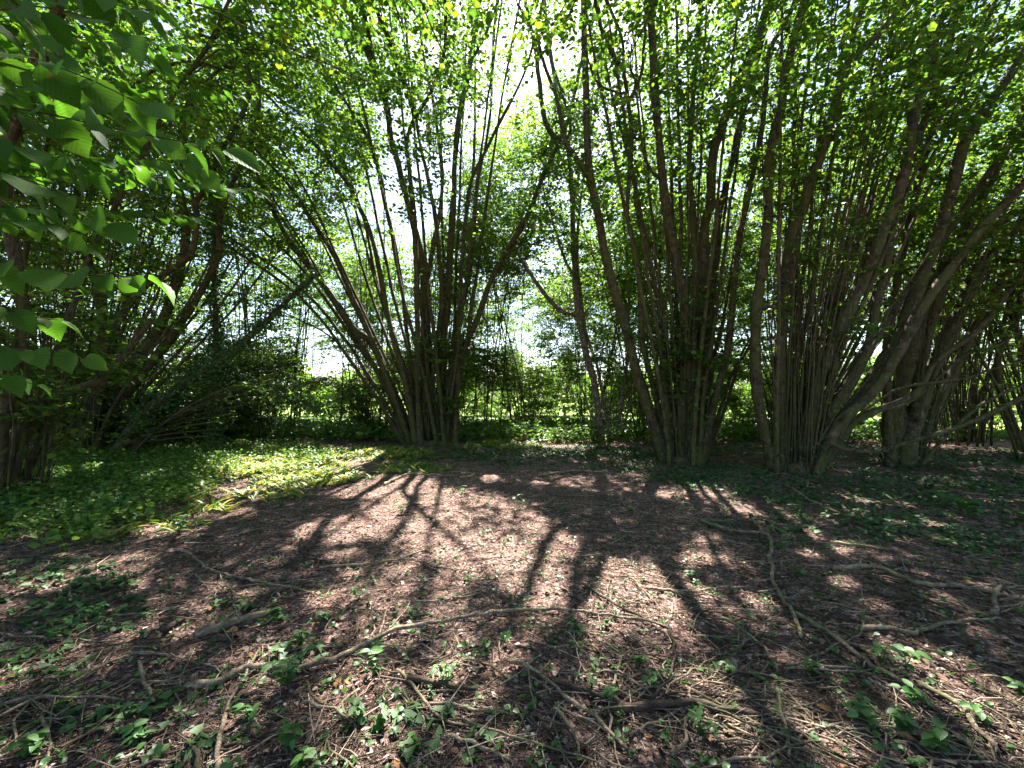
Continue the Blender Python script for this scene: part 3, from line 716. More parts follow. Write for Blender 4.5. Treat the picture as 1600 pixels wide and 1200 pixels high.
# --- shade: crowns arch over the clearing; a spray of twigs wherever the sun would reach ground that lies in shade
T9 = Tree((-2.7, 0.5, 0), 0.5); T9.root = empty('hazel_tree', (-2.7, 0.5, -0.02), 'hazel added out of view left of the camera, its crown shading the foreground', 'tree', GH)  # added hazel rooted out of view, carries twigs that shade the foreground
T10 = Tree((3.1, -0.4, 0), 0.5); T10.root = empty('hazel_tree', (3.1, -0.4, -0.02), 'hazel added out of view right of the camera, its crown shading the foreground', 'tree', GH)  # its added counterpart on the right, unseen trunk, there for the shade
for t, ends in ((T9, [(-3.5, 3.5, 7.5), (-1.8, 4.2, 8.5), (-0.5, 4.6, 9), (-4.8, 2.5, 8), (-2.6, 1.5, 8), (-1.0, 2.8, 7.2), (-3, 5, 9.5), (-1.2, 0.2, 7), (-3.4, -0.2, 7.5)]), (T10, [(4, 3.5, 8), (2.2, 3.8, 8.6), (0.8, 4.2, 8.6), (5.2, 2.6, 7.5), (3, 1.2, 8), (1.6, 2.6, 7.4), (3.4, 5, 9.5), (1.0, 0.4, 7), (4.2, -0.3, 7.5)])):
    for e in ends:
        b = t.base + [rng.uniform(-.3, .3), rng.uniform(-.25, .25), -0.05]; e = np.array(e, float)
        q = np.linspace(0, 1, 8)[:, None]
        P = spline(b + (e - b) * np.concatenate([q ** 1.7, q ** 1.7, q ** 0.85], 1) + rng.normal(0, .04, (8, 3)), 30)
        t.stem_world(P, np.linspace(0.05, 0.014, 30), 'stem', 8)
def overhead():
    xs = np.arange(-9.5, 9.5, 0.4); ys = np.arange(-4.8, 10.0, 0.4)  # rows behind the camera add unseen sprays overhead that block skylight
    X, Y = np.meshgrid(xs, ys)
    g = np.stack([X.ravel(), Y.ravel(), np.zeros(X.size)], -1)
    g = np.repeat(g, 2, 0)[rng.permutation(len(g) * 2)[:int(len(g) * 1.6)]]; g[:, :2] += rng.uniform(-0.25, 0.25, (len(g), 2))
    g = g[~lit(g)]
    h = rng.uniform(5.2, 10.5, len(g))
    c = g + SUN * (h / SUN[2])[:, None]
    tt = [T1, T2, T3, T4, T7, T8, T9, T10]
    for p in c:
        best, bd = None, 1e9
        for t in tt:
            for st in t.stems[:14]:
                q = st['P'][::4]
                d = np.linalg.norm(q - p, axis=1).min()
                if d < bd: bd, best = d, t
        if bd < 2.8: best.cl.append(p)
overhead()

def low_gap(C):
    # crowns stand apart here and the bright sky beyond the field shows through
    px, py = pix(C)
    a = (px > 460) & (px < 575) & (py > 430) & (py < 590) & (C[:, 1] > 8)
    b = (px > 730) & (px < 860) & (py > 420) & (py < 570) & (C[:, 1] > 10) & (rng.uniform(0, 1, len(C)) < 0.3)
    c = (px > 360) & (px < 480) & (py > 230) & (py < 420) & (C[:, 1] > 12) & (rng.uniform(0, 1, len(C)) < 0.45)
    return ~(a | b | c)
for t, kw in ((T1, dict(keep=low_gap)), (T2, {}), (T3, {}), (T4, {}), (T5, dict(T=TPL_Q)), (T5b, dict(T=TPL_Q)), (T7, {}), (T9, {}), (T10, {})):
    t.finish(t.root, **kw)
T6.finish(T6.root, bark=M_BARK_PALE, T=TPL_Q)
T8.finish(T8.root, leaf=(0.05, 0.09))
T1.stump(T1.root, 0.62, 0.16); T2.stump(T2.root, 0.45, 0.2); T3.stump(T3.root, 0.42, 0.22); T4.stump(T4.root, 0.35, 0.2); T7.stump(T7.root, 0.3, 0.25); T8.stump(T8.root, 0.6, 0.2)
T1.ivy(T1.root, 2600, (0.0, 3.2)); T2.ivy(T2.root, 2600, (0.0, 3.4), spread=0.07); T3.ivy(T3.root, 900, (0.0, 0.8)); T4.ivy(T4.root, 900, (0, 1.2))
T8.ivy(T8.root, 5200, (0.05, 4.2), spread=0.12, which=range(0, 7)); T6.ivy(T6.root, 1500, (0, 4), spread=0.08)

T8.ivy(T8.root, 4200, (0.9, 5.0), (0.045, 0.085), which=[2, 3], spread=0.22, name='ivy')
# hanging ivy column on the arch
def ivy_column():
    b = at(337, 455, T8.D + 0.4)
    P = spline(np.array([at(332, 690, T8.D + .5), at(336, 600, T8.D + .5), at(338, 520, T8.D + .5), at(335, 440, T8.D + .5), at(340, 330, T8.D + .6), at(330, 270, T8.D + .6)]), 30)
    P[0, 2] = float(gh(P[0, 0], P[0, 1])) - 0.03
    root = empty('ivy_clad_tree', P[0], 'narrow upright trunk wrapped in dark ivy, standing behind the arching limb on the left', 'tree', GH)
    mb = MB(); tubes(mb, P[None], np.linspace(0.07, 0.03, 30)[None], 7, 0.06); mb.build('trunk', M_BARK, root, np.array(root.location), smooth=True)
    t = Tree(P[0], P[0, 1]); t.stem_world(P, np.linspace(0.09, 0.05, 30))
    t.ivy(root, 5200, (0, 7), (0.035, 0.07), spread=0.11)
ivy_column()

# --- tall hazels behind the centre, their crowns closing the view above the gap
GC = 'tall hazels behind the centre'
for x, y, n, lab in [(-4.4, 14.6, 300, 'tall airy hazel behind the left limbs of the fan-shaped hazel'), (-1.3, 15.6, 380, 'tall airy hazel directly behind the fan-shaped hazel'),
                     (0.7, 16.2, 400, 'tall airy hazel closing the gap between the central hazels'), (3.0, 16.0, 320, 'tall airy hazel behind the pale-barked tree'), (-7.6, 13.4, 300, 'tall airy hazel behind the arching limb on the left')]:
    b = np.array([x, y, float(gh(x, y))])
    t = Tree(b, y); root = empty('hazel_tree', b, lab, 'tree', GC)
    t.shoots(9 if 0 < x < 1 else 12, 0.9, (0.04, 0.32), (9, 15.5), (0.010, 0.03), kind='stem')
    t.crown(int(n * 0.95), 2.3, 16, (0.4, 2.9), (-0.4, 0.6)); t.crown(n // 5, 0.9, 3, (0.4, 2.8), (-0.3, 0.6))
    t.finish(root, leafmat=M_LEAF_FAR, T=TPL_Q, leaf=(0.075, 0.12), twigs=6, per=10, tw=(0.4, 0.9), keep=low_gap)

# --- shrubs
GS = 'small-leaved bushes at the edge of the wood'
def shrub(px, py, label, n, h, w, mat=M_DARK, leaf=(0.03, 0.055), ivyish=False, lean=(0.3, 0.9), clusters=150):
    b = gbase(px, py)
    root = empty('bush', b, label, 'bush', GS)
    t = Tree(b, b[1]); t.shoots(n, w * 0.3, lean, h, (0.008, 0.02), kind='stem')
    t.crown(clusters, 0.25, 9, (0.1, 0.7), (-0.2, 0.4))
    t.finish(root, leafmat=mat, T=TPL_Q, leaf=leaf, twigs=6, per=14, tw=(0.25, 0.6), keep=low_gap)
    return t
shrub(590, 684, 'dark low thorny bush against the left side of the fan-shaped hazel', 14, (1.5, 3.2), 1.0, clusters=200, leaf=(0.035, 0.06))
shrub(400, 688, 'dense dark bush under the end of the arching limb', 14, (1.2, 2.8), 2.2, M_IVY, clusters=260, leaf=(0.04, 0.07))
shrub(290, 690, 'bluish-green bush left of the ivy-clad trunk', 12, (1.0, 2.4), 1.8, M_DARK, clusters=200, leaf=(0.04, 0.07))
shrub(830, 672, 'sprawling light green bush behind the gap between the central hazels', 16, (2.0, 3.6), 1.8, M_LEAF_FAR, clusters=260, leaf=(0.045, 0.08))
shrub(1160, 676, 'leafy young bush behind the gap between the two right hazels', 14, (1.5, 3.4), 1.5, M_LEAF_FAR, clusters=220, leaf=(0.05, 0.09))

for px_, py_, lab_, h_ in [(215, 704, 'dark leafy bush among the low limbs of the tangled hazel', (1.4, 2.6)), (60, 712, 'dark leafy bush behind the stout trunk at the left edge', (1.6, 3.2)), (150, 690, 'dark bush behind the tangled hazel', (2.2, 4.2)), (300, 680, 'tall dark bush behind the low limbs on the left', (2.4, 4.2)), (20, 690, 'dark bush filling the left edge behind the trunks', (2.4, 4.4)), (400, 676, 'tall dark bush behind the end of the arching limb', (2.2, 3.8))]:
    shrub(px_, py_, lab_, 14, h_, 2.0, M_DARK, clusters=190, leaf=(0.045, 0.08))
for px_, py_, lab_ in [(700, 668, 'pale green bush showing between the fan-shaped hazel and the sunny gap'), (930, 664, 'pale green bush behind the pale-barked tree'), (1010, 668, 'pale green bush behind the tall central hazel'),
                     (520, 668, 'pale green bush in the glare left of the fan-shaped hazel'), (1300, 672, 'pale green bush behind the leaning hazel'), (1460, 672, 'pale green bush behind the low bare branch'), (770, 660, 'farthest pale bush in the sunny gap'),
                     (600, 661, 'pale bush seen low behind the foot of the fan-shaped hazel'), (860, 661, 'pale bush beside the dark broken stub'), (1090, 662, 'pale bush seen low behind the foot of the tall central hazel'),
                     (430, 663, 'pale bush far behind the end of the arching limb'), (340, 668, 'pale bush behind the ivy-clad trunk'), (1180, 660, 'far pale bush between the two right hazels'), (1380, 663, 'far pale bush behind the thick-trunked hazel'), (1560, 668, 'pale bush near the right edge of the wood')]:
    shrub(px_, py_, lab_, 12, (1.6, 3.8), 2.4, M_LEAF_FAR, clusters=170, leaf=(0.06, 0.11))
# --- background hazels: three grown once, then copied
GB = 'hazels standing further back in the wood'
LB = ['slender green hazel standing further back in the wood', 'bushy full-crowned hazel standing further back in the wood', 'tall many-stemmed hazel standing further back in the wood']
def proto(i, n, ncl, lean, hgt, z0):
    root = empty('background_hazel', (0, 0, 0), LB[i], 'tree', GB)
    t = Tree((0, 30, 0), 30)
    t.base = np.array([0.0, 0.0, 0.0])
    t.shoots(n, 0.7, lean, hgt, (0.010, 0.035), kind='stem')
    t.crown(ncl, z0, 14, (0.3, 1.7), (-0.3, 0.6))
    t.finish(root, leafmat=M_LEAF_FAR, T=TPL_Q, leaf=(0.075, 0.12), twigs=6, per=10, tw=(0.4, 0.9), cull=False)
    return root
protos = [proto(0, 13, 220, (0.02, 0.3), (5, 9), 1.6), proto(1, 15, 320, (0.05, 0.45), (5, 8.5), 0.8), proto(2, 18, 280, (0.02, 0.35), (7, 11), 1.8)]
spots = [(-10.5,10,2),(-6.5,17.5,0),(-9.5,15.5,2),(-13,13,0),(-14,18,1),(-7.2,20,0),(-17,12,2),(-12,7.5,1),(-10,4.5,2),
         (4.6,13.5,0),(6.2,15.8,2),(8.5,12.6,1),(10.5,15.5,2),(13,12,0),(8.2,18.5,1),(12.5,19,1),(16,15,2),(11.5,8.8,1),(14,9,2),(3.4,18.5,1),(17.5,10.5,0),
         (-3.2,19.5,1),(0.8,20.5,1),(10.2,5.5,0),(19,18,1),(-19,17,2),(5.5,21,1),(-11,21.5,2)]
SL = ['many-stemmed hazel behind the ivy-hung limbs on the far left', 'slender hazel glimpsed through the left limbs of the fan-shaped hazel', 'many-stemmed hazel behind the end of the ivy-hung arching limb', 'slender hazel behind the stout trunk at the left edge',
      'bushy hazel far behind the narrow ivy-wrapped trunk', 'slender hazel far off in the glare left of the fan-shaped hazel', 'many-stemmed hazel beyond the left edge', 'bushy hazel beside the stout left-edge trunk', 'many-stemmed hazel close beyond the left edge',
      'slender hazel between the tall central hazel and the pale-barked one', 'many-stemmed hazel right behind the tall central hazel', 'bushy hazel right behind the leaning hazel', 'many-stemmed hazel further back behind the leaning hazel', 'slender hazel seen under the sweeping stems near the right edge',
      'bushy hazel far behind the gap between the two right hazels', 'bushy hazel farthest back behind the leaning hazel', 'many-stemmed hazel behind the distant one near the right edge', 'bushy hazel at the right edge behind the crooked dark stems', 'many-stemmed hazel beyond the right edge',
      'bushy hazel far behind the pale-barked tree', 'slender hazel beyond the right edge', 'bushy hazel far behind the foot of the fan-shaped hazel', 'bushy hazel far off in the middle of the sunny gap', 'slender hazel close beyond the right edge',
      'bushy hazel far off behind the low bare branch', 'many-stemmed hazel far off on the extreme left', 'bushy hazel far off behind the tall central hazel', 'many-stemmed hazel far off beyond the arching limb']
used = set()
for si, (x, y, k) in enumerate(spots):
    pr = protos[k]
    if k in used:
        r = pr.copy(); scene.collection.objects.link(r)
        for ch in pr.children:
            c = ch.copy(); scene.collection.objects.link(c); c.parent = r
    else:
        r = pr; used.add(k)
    r['label'] = SL[si]
    r.location = (x, y, float(gh(x, y))); r.rotation_euler = (0, 0, rng.uniform(0, 6.28))
    s = rng.uniform(0.9, 1.15); r.scale = (s, s, s)

# --- overhanging near branch, top left
def near_branch():
    root = empty('overhanging_hazel', (-2.5, 0.9, float(gh(-2.5, 0.9))), 'hazel with big close-up leaves hanging into the top left corner', 'tree', GH)
    org = np.array(root.location)
    tr = MB()
    TP = spline(np.array([[-2.5, .9, -.05], [-2.4, .95, 1.0], [-2.2, 1.1, 2.0], [-1.9, 1.3, 2.8], [-1.6, 1.5, 3.3]]), 24)
    tubes(tr, TP[None], np.linspace(0.05, 0.015, 24)[None], 9, 0.04)
    tw, mb = MB(), MB()
    lines = [([(-90, 90), (20, 85), (120, 115), (215, 160)], 0.80, 1.0), ([(-80, 150), (60, 175), (200, 205), (345, 232)], 1.0, 1.25),
             ([(-60, 20), (60, 10), (170, 40), (235, 95)], 1.0, 1.2), ([(-60, 260), (20, 275), (90, 300), (165, 345)], 1.1, 1.25),
             ([(-60, 395), (40, 415), (130, 430), (225, 433)], 1.15, 1.3), ([(-60, 530), (20, 545), (80, 548), (125, 556)], 1.2, 1.3),
             ([(60, -60), (130, -20), (190, 10), (240, 15)], 1.1, 1.3), ([(-60, 200), (20, 225), (80, 245), (130, 270)], 1.3, 1.5),
             ([(-60, 330), (10, 345), (70, 352), (120, 380)], 1.5, 1.7), ([(-40, 470), (20, 485), (60, 495), (90, 500)], 1.5, 1.7),
             ([(120, 120), (200, 180), (270, 230), (310, 262)], 1.5, 1.8), ([(-40, 120), (60, 140), (120, 160), (180, 190)], 1.4, 1.7),
             ([(0, -30), (60, 40), (140, 60), (200, 60)], 1.6, 1.9), ([(-60, 590), (-10, 585), (20, 590), (50, 600)], 1.5, 1.6),
             ([(-70, 60), (0, 50), (60, 60), (110, 75)], 1.9, 2.2), ([(-70, 300), (0, 310), (60, 320), (100, 330)], 2.0, 2.3)]
    for _ in range(22):
        x1 = rng.uniform(40, 400); y1 = rng.uniform(-20, 520) * (1 - 0.35 * x1 / 400); d0 = rng.uniform(1.7, 3.2); y0 = y1 - rng.uniform(0, 60)
        lines.append(([(-90, y0), (x1 * .3, y0 + 0.2 * (y1 - y0)), (x1 * .7, y1 - 12), (x1, y1)], d0, d0 + 0.3))
    for pts, d0, d1 in lines:
        pts = np.array(pts, float)
        W = at(pts[:, 0], pts[:, 1], np.linspace(d0, d1, len(pts)))
        s0 = TP[np.argmin(np.linalg.norm(TP - W[0], axis=1))]
        P = spline(np.vstack([s0, (s0 + W[0]) / 2 + [0, 0, .06], W]), 34)
        tubes(tw, P[None], np.linspace(0.0045, 0.0014, 34)[None], 5)
        L = np.concatenate([[0], np.cumsum(np.linalg.norm(np.diff(P, axis=0), axis=1))])
        n = int(max(5, (L[-1] - L[12]) / 0.03))
        ss = np.linspace(L[10], L[-1], n)
        pos = np.stack([np.interp(ss, L, P[:, c]) for c in range(3)], -1)
        t = norm(P[-1] - P[12])
        lat = norm(np.cross(t, [0, 0, 1.0]))
        side = np.where(np.arange(n) % 2, 1.0, -1.0)[:, None]
        d = norm(t * rng.uniform(0.4, 0.9, (n, 1)) + lat * side * rng.uniform(0.5, 1.0, (n, 1)) + np.array([0, 0, 1]) * rng.normal(-0.42, 0.16, (n, 1)))
        d[-1] = norm(t + [0, 0, -.25])
        nn = np.array([0.15, rng.uniform(-0.9, -0.1), 0.75]) + rng.standard_normal((n, 3)) * 0.4
        kk = rng.integers(0, 3, n); sz = rng.uniform(0.055, 0.108, n)
        for j, tt in enumerate((TPL_HZ, TPL_HZ2, TPL_HZ3)):
            if (kk == j).any(): leaves(mb, tt, (pos + d * 0.012)[kk == j], d[kk == j], nn[kk == j], sz[kk == j], uv=True)
    tr.build('trunk', M_BARK, root, org, True); tw.build('branch', M_BARK, root, org, True); mb.build('foliage', M_NEAR, root, org, True)
near_branch()

def hedge():
    n = 42000
    x = rng.uniform(-75, 75, n); y = 38 + 0.1 * x + rng.normal(0, 1.2, n)
    top = 4.0 + 0.9 * np.sin(0.5 * x) + 0.7 * np.sin(1.3 * x + 1) + 0.5 * np.sin(2.9 * x)
    z = top * np.sqrt(rng.uniform(0, 1, n)) - 0.2
    P = np.stack([x, y, gh(x, y) + z], -1)
    a = rng.uniform(0, 6.28, n)
    mb = MB(); leaves(mb, TPL_6, P, np.stack([np.cos(a), np.sin(a), rng.normal(0, .4, n)], -1), rng.standard_normal((n, 3)) + [0, 0, .8], rng.uniform(0.3, 0.5, n))
    tag(mb.build('distant_hedge', M_LEAF_FAR), 'sunlit hedge running across the far side of the field', 'hedge', kind='stuff')
hedge()

# ------------------------------------------------------------------ ground vegetation
def scatter_px(n, poly_boxes):
    """ground points inside photo-shaped ellipses (cx,cy,rx,ry), spread evenly over the ground they cover"""
    out = []
    bx = np.array(poly_boxes, float)
    c = np.stack([ground_at(bx[:, 0], bx[:, 1] - 0 * bx[:, 3])], 0)[0]
    lo = ground_at(bx[:, 0] - bx[:, 2], bx[:, 1]); hi = ground_at(bx[:, 0] + bx[:, 2], bx[:, 1])
    ya = ground_at(bx[:, 0], bx[:, 1] + bx[:, 3])[:, 1]; yb = ground_at(bx[:, 0], np.maximum(bx[:, 1] - bx[:, 3], 640))[:, 1]
    area = (hi[:, 0] - lo[:, 0]) * (yb - ya)
    k = rng.choice(len(bx), n * 3, p=area / area.sum())
    y = ya[k] + (yb[k] - ya[k]) * rng.uniform(-0.25, 1.2, len(k)); y = np.maximum(y, 1.1)
    u = rng.uniform(-1.35, 1.35, len(k))
    x = (bx[k, 0] + u * bx[k, 2] - 800) / F * y
    px, py = pix(np.stack([x, y, np.zeros_like(x)], -1))
    nz = 0.45 * np.sin(3.1 * x + 1.7 * y) + 0.4 * np.sin(7.3 * x - 5.9 * y) + 0.35 * rng.standard_normal(len(x))
    m = ((px - bx[k, 0]) / bx[k, 2]) ** 2 + ((py - bx[k, 1]) / bx[k, 3]) ** 2 < 1 + nz
    x, y = x[m][:n], y[m][:n]
    return np.stack([x, y, gh(x, y)], -1)

def low_plants(name, mat, T, P, hgt, size, per=4, tilt=0.5, stemmy=False, up=0.3):
    """leaves on short unseen-thin stems rooted at P"""
    mb = MB()
    n = len(P)
    i = np.repeat(np.arange(n), per); N = len(i)
    a = rng.uniform(0, 6.28, N)
    H = rng.uniform(*hgt, n)[i] * rng.uniform(0.35, 1.0, N)
    d = norm(np.stack([np.cos(a), np.sin(a), rng.normal(up, 0.3, N)], -1))
    pos = P[i] + np.stack([0.25 * H * np.cos(a), 0.25 * H * np.sin(a), H], -1)
    nn = np.array([0, 0, 1.0]) + rng.standard_normal((N, 3)) * tilt
    leaves(mb, T, pos, d, nn, rng.uniform(*size, N))
    if stemmy:
        h = rng.uniform(*hgt, n)
        Q = np.stack([P, P + np.stack([rng.normal(0, .02, n), rng.normal(0, .02, n), h], -1)], 1)
        tubes(mb, Q, np.array([0.003, 0.0015])[None].repeat(n, 0), 3, cap=False)
    return mb
# left: leafy green herbs, taller
LEFT = [(60,790,150,60),(160,770,130,45),(40,840,100,30),(260,745,110,34),(60,742,130,22),(370,712,150,16),(220,722,160,14)]
P = scatter_px(6500, LEFT)
mb = low_plants('', None, TPL_MID, P, (0.05, 0.24), (0.03, 0.065), 5, 0.45, True)
o = mb.build('herb_carpet', M_HERB)
tag(o, 'knee-low green herbs spreading over the ground on the left', 'herbs', kind='stuff')
# yellowing strap leaves
YL = [(510,748,70,9),(400,775,60,8),(640,735,50,6),(330,800,40,8),(420,728,150,20),(490,712,90,13),(350,742,90,18),(280,770,60,18),(440,756,50,13),(620,712,60,8),(790,696,60,6),(930,684,90,7),(100,830,90,22),(290,826,34,12)]
P = scatter_px(3200, YL)
n = len(P); per = 7; i = np.repeat(np.arange(n), per); N = len(i)
aa = rng.uniform(0, 6.28, N)
d = norm(np.stack([np.cos(aa), np.sin(aa), rng.uniform(0.3, 1.6, N)], -1))
mb = MB(); leaves(mb, TPL_STRAP, P[i] + rng.standard_normal((N, 3)) * [0.02, 0.02, 0], d, np.array([0, 0, 1.0]) - d * 0.3 + rng.standard_normal((N, 3)) * 0.2, rng.uniform(0.09, 0.22, N))
tag(mb.build('yellowing_undergrowth', M_STRAP), 'yellowing strap-shaped leaves in the sunlit strip left of the fan-shaped hazel', 'undergrowth', kind='stuff')
# right: ivy carpet
RT = [(1400,790,240,60),(1200,755,170,30),(1520,750,160,34),(1000,722,140,18),(1560,850,110,40),(1090,745,90,16),(820,712,120,14),(1340,830,120,26),(600,704,60,9),(1180,700,220,12),(1500,715,200,12),(680,712,90,9),(900,705,160,9)]
P = scatter_px(9500, RT)
mb = low_plants('', None, TPL_IVY, P, (0.01, 0.07), (0.035, 0.07), 3, 0.35, up=-0.05)
IVF = [(120,940,130,50),(200,1110,130,46),(60,1040,70,30),(480,1010,46,16),(330,1150,60,16),(650,1130,40,14),(700,1180,50,14),(1000,1150,60,16),(380,940,40,10),(140,960,80,34),(90,1000,50,18),(215,1115,85,30),(170,915,50,16),(430,960,30,12)]
P = scatter_px(330, IVF)
mb2 = low_plants('', None, TPL_IVY, P, (0.01, 0.05), (0.035, 0.06), 3, 0.3, up=-0.05)
mb.v += mb2.v; mb.f4 += [f + mb.n for f in mb2.f4]; mb.n += mb2.n
tag(mb.build('ivy_carpet', M_IVY), 'dark ivy trailing over the ground, thickest under the right-hand hazels', 'ivy', kind='stuff')
# bright undergrowth beyond
x = rng.uniform(-16, 17, 16000); y = rng.uniform(12.6, 22, 16000)
keepm = np.abs(x) < y * 1.3
P = np.stack([x, y, gh(x, y)], -1)[keepm]
mb = low_plants('', None, TPL_6, P, (0.12, 0.55), (0.08, 0.16), 4, 0.5)
tag(mb.build('far_undergrowth', M_HERB), 'bright green nettles and low growth beyond the central hazels', 'undergrowth', kind='stuff')
# small sparse greens over the whole floor
n = 2600
y = 1.2 + 9 * rng.uniform(0, 1, n) ** 1.4; x = rng.uniform(-1.25, 1.25, n) * y
P = np.stack([x, y, gh(x, y)], -1)
mb = low_plants('', None, TPL_MID, P, (0.01, 0.05), (0.014, 0.034), 4, 0.4)
tag(mb.build('tiny_sprouts', M_SEED), 'tiny green sprouts dotted over the brown woodland floor', 'sprouts', kind='stuff')

# ------------------------------------------------------------------ litter
def litter(name, n, ln, rd, mat, label, cat, lift, ymax=9, sides=3, bend=0.15):
    y = 1.15 + ymax * rng.uniform(0, 1, n) ** 1.7; x = rng.uniform(-1.35, 1.35, n) * y
    c = np.stack([x, y, gh(x, y) + rng.uniform(0.0, lift, n)], -1)
    a = rng.uniform(0, math.pi, n); L = (ln[0] + (ln[1] - ln[0]) * rng.uniform(0, 1, n) ** 2.2) * (0.7 + 0.3 * y / 3)
    d = np.stack([np.cos(a), np.sin(a), rng.normal(0, 0.10, n)], -1) * L[:, None] / 2
    k = np.linspace(-1, 1, 4)[None, :, None]
    P = c[:, None] + d[:, None] * k + rng.standard_normal((n, 4, 3)) * (L * bend * 0.5)[:, None, None] * [1, 1, 0.25]
    r = rng.uniform(*rd, n)[:, None] * np.array([1, 0.95, 0.85, 0.6])
    mb = MB(); tubes(mb, P, r, sides, cap=False)
    return tag(mb.build(name, mat), label, cat, kind='stuff')
litter('twig_litter', 42000, (0.02, 0.22), (0.0007, 0.0022), M_TWIG, 'short dry twigs littering the brown floor', 'twigs', 0.012)
litter('long_twig_litter', 8000, (0.15, 0.5), (0.0015, 0.004), M_TWIG, 'long thin dead twigs strewn over the floor', 'twigs', 0.02, bend=0.12, sides=4)
n = 60000
y = 1.15 + 9 * rng.uniform(0, 1, n) ** 1.6; x = rng.uniform(-1.35, 1.35, n) * y
P = np.stack([x, y, gh(x, y) + rng.uniform(0.002, 0.012, n)], -1)
a = rng.uniform(0, 6.28, n)
mb = MB(); leaves(mb, TPL_Q, P, np.stack([np.cos(a), np.sin(a), rng.normal(0, 0.2, n)], -1), np.array([0, 0, 1.0]) + rng.standard_normal((n, 3)) * 0.35, 0.007 + 0.036 * rng.uniform(0, 1, n) ** 2.5)
tag(mb.build('leaf_mould', M_CRUMB), 'crumbled brown leaf mould covering the floor', 'leaf litter', kind='stuff')
n = 1300
y = 1.3 + 8 * rng.uniform(0, 1, n) ** 1.5; x = rng.uniform(-1.2, 1.2, n) * y
P = np.stack([x, y, gh(x, y) + 0.012], -1); a = rng.uniform(0, 6.28, n)
mb = MB(); leaves(mb, TPL_MID, P, np.stack([np.cos(a), np.sin(a), rng.normal(0, 0.2, n)], -1), np.array([0, 0, 1.0]) + rng.standard_normal((n, 3)) * 0.3, 0.02 + 0.04 * rng.uniform(0, 1, n) ** 1.5)
tag(mb.build('fallen_leaves', M_DEADLEAF), 'scattered curled orange and brown fallen leaves', 'fallen leaves', kind='stuff')

# ------------------------------------------------------------------ fallen sticks
GF = 'sticks and branches fallen on the woodland floor'
def stick(pts, w, label, mat=M_STICK, w1=None, side=True):
    pts = np.array(pts, float)
    g = ground_at(pts[:, 0], pts[:, 1]); D = g[:, 1].mean()
    r0 = w * 0.95 * D / F / 2; r1 = (w1 or w * 0.55) * 0.8 * D / F / 2
    L = np.linalg.norm(np.diff(g, axis=0), axis=1).sum()
    n = int(np.clip(L / 0.05, 8, 60))
    P = spline(g, n)
    P[:, 2] = gh(P[:, 0], P[:, 1]) + r0 * 0.75 + 0.012
    kk = np.arange(n); wob = np.interp(kk, np.arange(0, n + 3, 3), rng.normal(0, 0.010, len(np.arange(0, n + 3, 3))))
    tt = norm(P[-1] - P[0]); P[:, 0] -= tt[1] * wob; P[:, 1] += tt[0] * wob
    P[1:-1, 2] += np.abs(rng.normal(0, 0.006, n - 2)); P[1:-1, :2] += rng.normal(0, 0.0045, (n - 2, 2))
    rad = np.linspace(r0, r1, n) * (1 + 0.07 * rng.standard_normal(n))
    mb = MB(); tubes(mb, P[None], rad[None], 8, 0.05)
    if side and L > 0.4:
        for _ in range(rng.integers(2, 6)):
            i = rng.integers(n // 5, n - 2); t = norm(P[i + 1] - P[i - 1]); s = rng.choice([-1, 1])
            q = norm(t * 0.8 + np.array([-t[1], t[0], 0]) * s * rng.uniform(.5, 1) + [0, 0, .12]); l = rng.uniform(0.06, 0.28)
            K = P[i] + np.linspace(0, 1, 5)[:, None] * q * l + rng.standard_normal((5, 3)) * 0.006 * np.linspace(0, 1, 5)[:, None]
            K[:, 2] = np.maximum(K[:, 2], gh(K[:, 0], K[:, 1]) + 0.004)
            tubes(mb, K[None], (rad[i] * 0.5 * np.linspace(1, 0.4, 5))[None], 5)
    o = mb.build('fallen_stick', mat, None, P[0], True)
    return tag(o, label, 'stick', GF)
